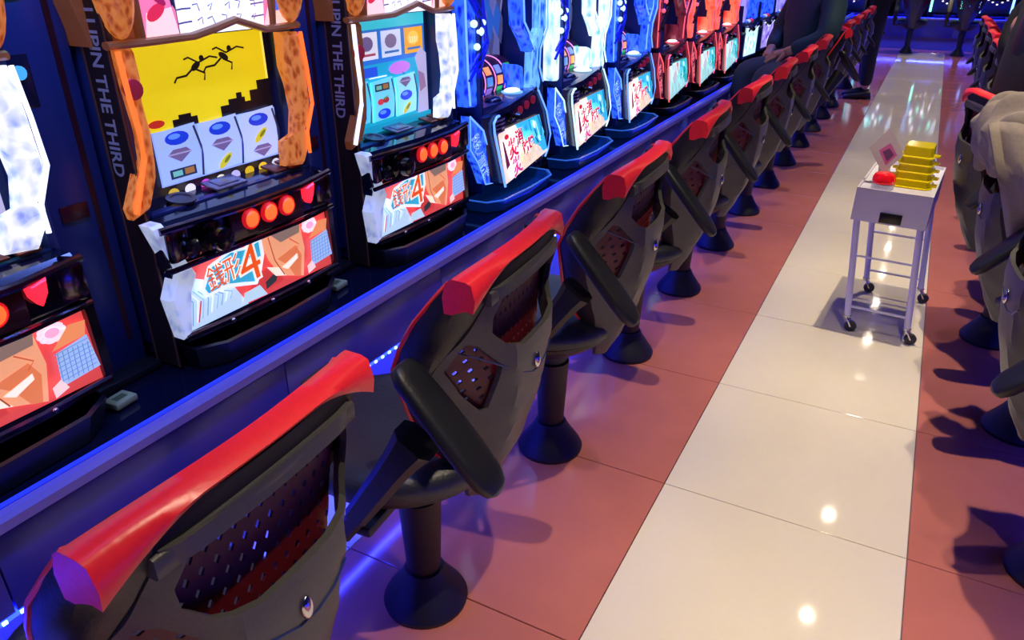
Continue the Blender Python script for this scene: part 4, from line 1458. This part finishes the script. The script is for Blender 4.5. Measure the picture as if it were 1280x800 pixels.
def hand_chains(w, d, side, curl=.5, k=1.0):
    """palm and five fingers continuing from the wrist w in direction d; side: the thumb side"""
    w, d, side = Vector(w), Vector(d).normalized(), Vector(side).normalized()
    up = d.cross(side).normalized()
    if up.z > 0:
        up = -up
    palm = w + d * .045
    out = [[(w, .024), (palm, (.036, .020))]]
    for j, (o, ln) in enumerate(((.030, .062), (.011, .072), (-.009, .068), (-.028, .054))):
        b = palm + d * .028 + side * o * .9
        m = b + d * ln * .5 + up * ln * .18 * curl
        e = m + (d * (1 - .45 * curl) + up * .75 * curl).normalized() * ln * .48
        out.append([(palm, (.036, .020)), (b, .0105), (m, .0092), (e, .0075)])
    tb = w + d * .022 + side * .034
    te = tb + (d * .75 + side * .55 + up * .3).normalized() * .050
    out.append([(w, .024), (tb, .013), (te, .0095)])
    return out


def person(name, label, loc, rz, J, cols, hair='short', hood=False, grp=None):
    t = thing(name, label, 'person', loc, rz, grp)
    g = lambda k: Vector(J[k])
    ch = [[(g('pelvis'), .09), (g('spine'), .09), (g('chest'), .10), (g('neck'), .052), (g('head') + Vector((.012, 0, -.07)), .050)]]
    for s in 'LR':
        ch.append([(g('chest'), .10), (g('sh' + s), .050), (g('el' + s), .040), (g('wr' + s), .024)])
        d = (g('wr' + s) - g('el' + s)).normalized()
        sd = Vector((-.2, -1 if s == 'R' else 1, .1)) * -1
        sd = (sd - d * sd.dot(d)).normalized()
        ch += hand_chains(g('wr' + s), J.get('hd' + s, d), sd, .55)
        ch.append([(g('pelvis'), .09), (g('hip' + s), .070), (g('kn' + s), .056), (g('an' + s), .040)])
    vs, fs = chain_mesh(ch)
    mb = MB().add(vs, fs)
    head_geo(mb, J['head'], J.get('hyaw', 0), J.get('hpitch', 0))
    B('body', mb, [SKIN, EYE, mat('lips', '8a4a44', .5)], t, smooth=180, recalc=False)
    # jacket
    ch = [[(g('pelvis') + Vector((0, 0, -.02)), .150), (g('spine'), .150), (g('chest'), (.155, .165)), (g('neck') + Vector((0, 0, -.035)), .072)]]
    for s in 'LR':
        e = g('el' + s).lerp(g('wr' + s), .93)
        ch.append([(g('chest'), (.155, .165)), (g('sh' + s), .088), (g('el' + s), .066), (e, .044)])
    vs, fs = chain_mesh(ch)
    jk = B('jacket', MB().add(vs, fs), cols[0], t, smooth=180, recalc=False, label=cols[2])
    jk.modifiers.new('folds', 'DISPLACE')
    tx = bpy.data.textures.new('folds', 'CLOUDS')
    tx.noise_scale = .09
    jk.modifiers['folds'].texture = tx
    jk.modifiers['folds'].strength = .014
    jk.modifiers['folds'].mid_level = .5
    ch = []
    for s in 'LR':
        ch.append([(g('pelvis'), .128), (g('hip' + s), .102), (g('kn' + s), .080), (g('an' + s) + Vector((0, 0, .02)), .060)])
    vs, fs = chain_mesh(ch)
    B('trousers', MB().add(vs, fs), cols[1], t, smooth=180, recalc=False)
    for s in 'LR':
        a = g('an' + s)
        f = Vector(J.get('foot', (-1, 0, 0)))
        q = Vector((-f.y, f.x, 0))
        rg = []
        for k, w, h in ((-.07, .022, .03), (-.06, .034, .07), (0, .040, .085), (.06, .044, .070), (.13, .046, .048), (.175, .036, .035), (.19, .018, .022)):
            c = Vector((a.x, a.y, a.z - .088)) + f * k
            rg.append([c + q * w * math.cos(2 * PI * j / 12) + Vector((0, 0, max(0.001, h * .5 + h * .5 * math.sin(2 * PI * j / 12)))) for j in range(12)])
        B('shoe', MB().loft(rg), mat('black_shoe', '101014', .4), t, smooth=60)
    H = Vector(J['head'])
    if hair:
        mb = MB()
        rings = []
        N = 22
        for i in range(13):
            th = (PI * .62) * i / 12
            z = .128 * math.cos(th)
            s = max(.03, math.sin(th))
            ring = []
            for k in range(N):
                a = 2 * PI * k / N
                x, y = math.cos(a) * .106 * s + .008, math.sin(a) * .088 * s
                zz = z
                if x < -.045 and z < .06:
                    zz = .055 + (z - .06) * .15
                    x = max(x, -.098)
                ring.append(H + Vector((x, y, zz)))
            rings.append(ring)
        if hair == 'long':
            last = rings[-1]
            for q, (dz, dx, sc) in enumerate(((-.06, .01, 1.1), (-.14, .025, 1.2), (-.22, .035, 1.25), (-.29, .03, 1.05), (-.33, .02, .7))):
                ring = []
                for p in last:
                    r = p - H
                    x, y = r.x, r.y
                    if x < -.02:
                        x, y = -.01 + .1 * (x + .02), y
                    ring.append(H + Vector((x * .9 + dx, y * sc, r.z + dz)))
                rings.append(ring)
        mb.loft(rings[::-1], True, True)
        B('hair', mb, mat('black_hair', '0c0b0e', .45, noise=.3, nscale=90, bump=.4), t, smooth=60)
    return t


TEAL = mat('teal_jacket', '1c3c48', .7, noise=.12, nscale=60, bump=.2)
DENIM = mat('grey_trousers', '34363e', .8, noise=.1, nscale=80)
BLACKC = mat('black_coat', '0d0e14', .75, noise=.15, nscale=60)
BROWNC = mat('dark_brown_coat', '231c1c', .75, noise=.15, nscale=60)
HOODIE = mat('grey_hoodie_fleece', '857a74', .85, noise=.07, nscale=120, bump=.25)

SIT = dict(pelvis=(.0, 0, .585), spine=(.03, 0, .74), chest=(.045, 0, .92), neck=(.035, 0, 1.07), head=(.01, 0, 1.205),
           shL=(.045, -.175, 1.0), elL=(-.02, -.25, .79), wrL=(-.17, -.10, .71), shR=(.045, .175, 1.0), elR=(-.02, .25, .77), wrR=(-.20, .17, .69),
           hipL=(.0, -.09, .575), knL=(-.31, -.27, .585), anL=(-.26, -.27, .10), hipR=(.0, .09, .575), knR=(-.30, .13, .585), anR=(-.27, .13, .10))
P1POSE = dict(SIT)
P1POSE.update(knL=(-.32, -.12, .585), anL=(-.28, -.12, .10), wrR=(-.13, .15, .69), knR=(-.31, .13, .585))
p1 = person('person', 'seated person in a dark teal jacket, hand resting on the knee', (CH[0], chair_y(7), 0), .7, P1POSE, (TEAL, DENIM, 'dark teal jacket'))
p1.scale = (1.08, 1.08, 1.06)
p1.location.x += .02
STAND = dict(pelvis=(0, 0, .93), spine=(.0, 0, 1.1), chest=(0, 0, 1.30), neck=(-.01, 0, 1.46), head=(-.03, 0, 1.60),
             shL=(0, -.18, 1.39), elL=(.02, -.22, 1.12), wrL=(-.24, -.12, 1.06), shR=(0, .18, 1.39), elR=(.02, .22, 1.12), wrR=(-.24, .12, 1.06),
             hipL=(0, -.09, .90), knL=(-.01, -.10, .50), anL=(.01, -.11, .09), hipR=(0, .09, .90), knR=(-.01, .10, .50), anR=(.01, .12, .09))
person('person', 'person in dark clothes standing beside the far left chairs', (-.52, 8.5, 0), .15, STAND, (BROWNC, BLACKC, 'dark brown coat'))
rsit = dict(SIT)
p4 = person('person', 'person in black with dark hair, leaning back in a right row chair', (.385, 1.72 + PITCH * 2 + .01, 0), PI + .32, rsit, (BLACKC, BLACKC, 'black coat'), 'long')
p4.scale = (1.1, 1.2, 1.1)
hp = person('person', 'person in a pale grey hoodie sitting at the right edge, hood hanging over the chair', (.47, 1.72 + PITCH, 0), PI, dict(SIT), (HOODIE, DENIM, 'pale grey hoodie'), 'long')
# hood bunched behind the neck, hanging over the chair back
from mathutils import noise as mnoise
sec = [(-.06, .040), (-.01, .062), (.035, .058), (.070, .034), (.088, -.005), (.084, -.060), (.064, -.110), (.030, -.125), (.040, -.075), (.034, -.020), (.000, .012), (-.045, .018)]
rings = []
for k in range(-22, 23):
    q = k / 22
    sc = math.sqrt(max(.04, 1 - .9 * q * q))
    ring = []
    for x, z in sec:
        y = .205 * q
        f = mnoise.noise(Vector((x * 4, y * 9 + z * 8, z * 5))) * .04
        f += .016 * math.sin(95 * y + 60 * z + 2.5 * math.sin(22 * x)) * (1 if x > .0 else .3) + .012 * math.sin(52 * y - 60 * z + 1)
        r = Vector((x, 0, z)).normalized()
        ring.append((.225 + x * (.45 + .55 * sc) + r.x * f - .05 * q * q, y - .02 + .12 * z, .900 + z * (.75 + .25 * sc) + r.z * f - .03 * q * q + .02 * q))
    rings.append(ring)
hood = MB().loft(rings).mesh('hood', [HOODIE], 80)
ho = put('hood', hood, hp, label='pale grey hood bunched over the chair back')
ho.modifiers.new('smooth', 'SUBSURF').levels = 2
ho.modifiers['smooth'].render_levels = 2
B('drawstring', MB().tube([(.10, -.13, 1.00), (.13, -.17, .985), (.12, -.19, .95), (.11, -.20, .90)], .004, 6), mat('white_cord', 'd8d4d0', .7), hp, label='white hood cord')
# loose side of the hoodie hanging down over the chair
rows = []
for i in range(15):
    k = i / 14
    z = .93 - .34 * k
    ring = []
    for j in range(17):
        q = j / 16
        xw = (.165 + .13 * k) + (.30 - .10 * k) * q
        yw = 2.150 - .05 * q - .05 * math.sin(PI * min(1, k * 1.4)) + .014 * math.sin(21 * q + 3 * k) + .008 * math.sin(40 * q - 6 * k)
        ring.append((.47 - xw, 2.368 - yw, z - .05 * q * k + .01 * math.sin(9 * q)))
    rows.append(ring)
o = B('hoodie_side', MB().loft(rows, False, False), HOODIE, hp, smooth=80, label='grey hoodie side draped over the chair edge')
o.modifiers.new('cloth', 'SOLIDIFY').thickness = .006
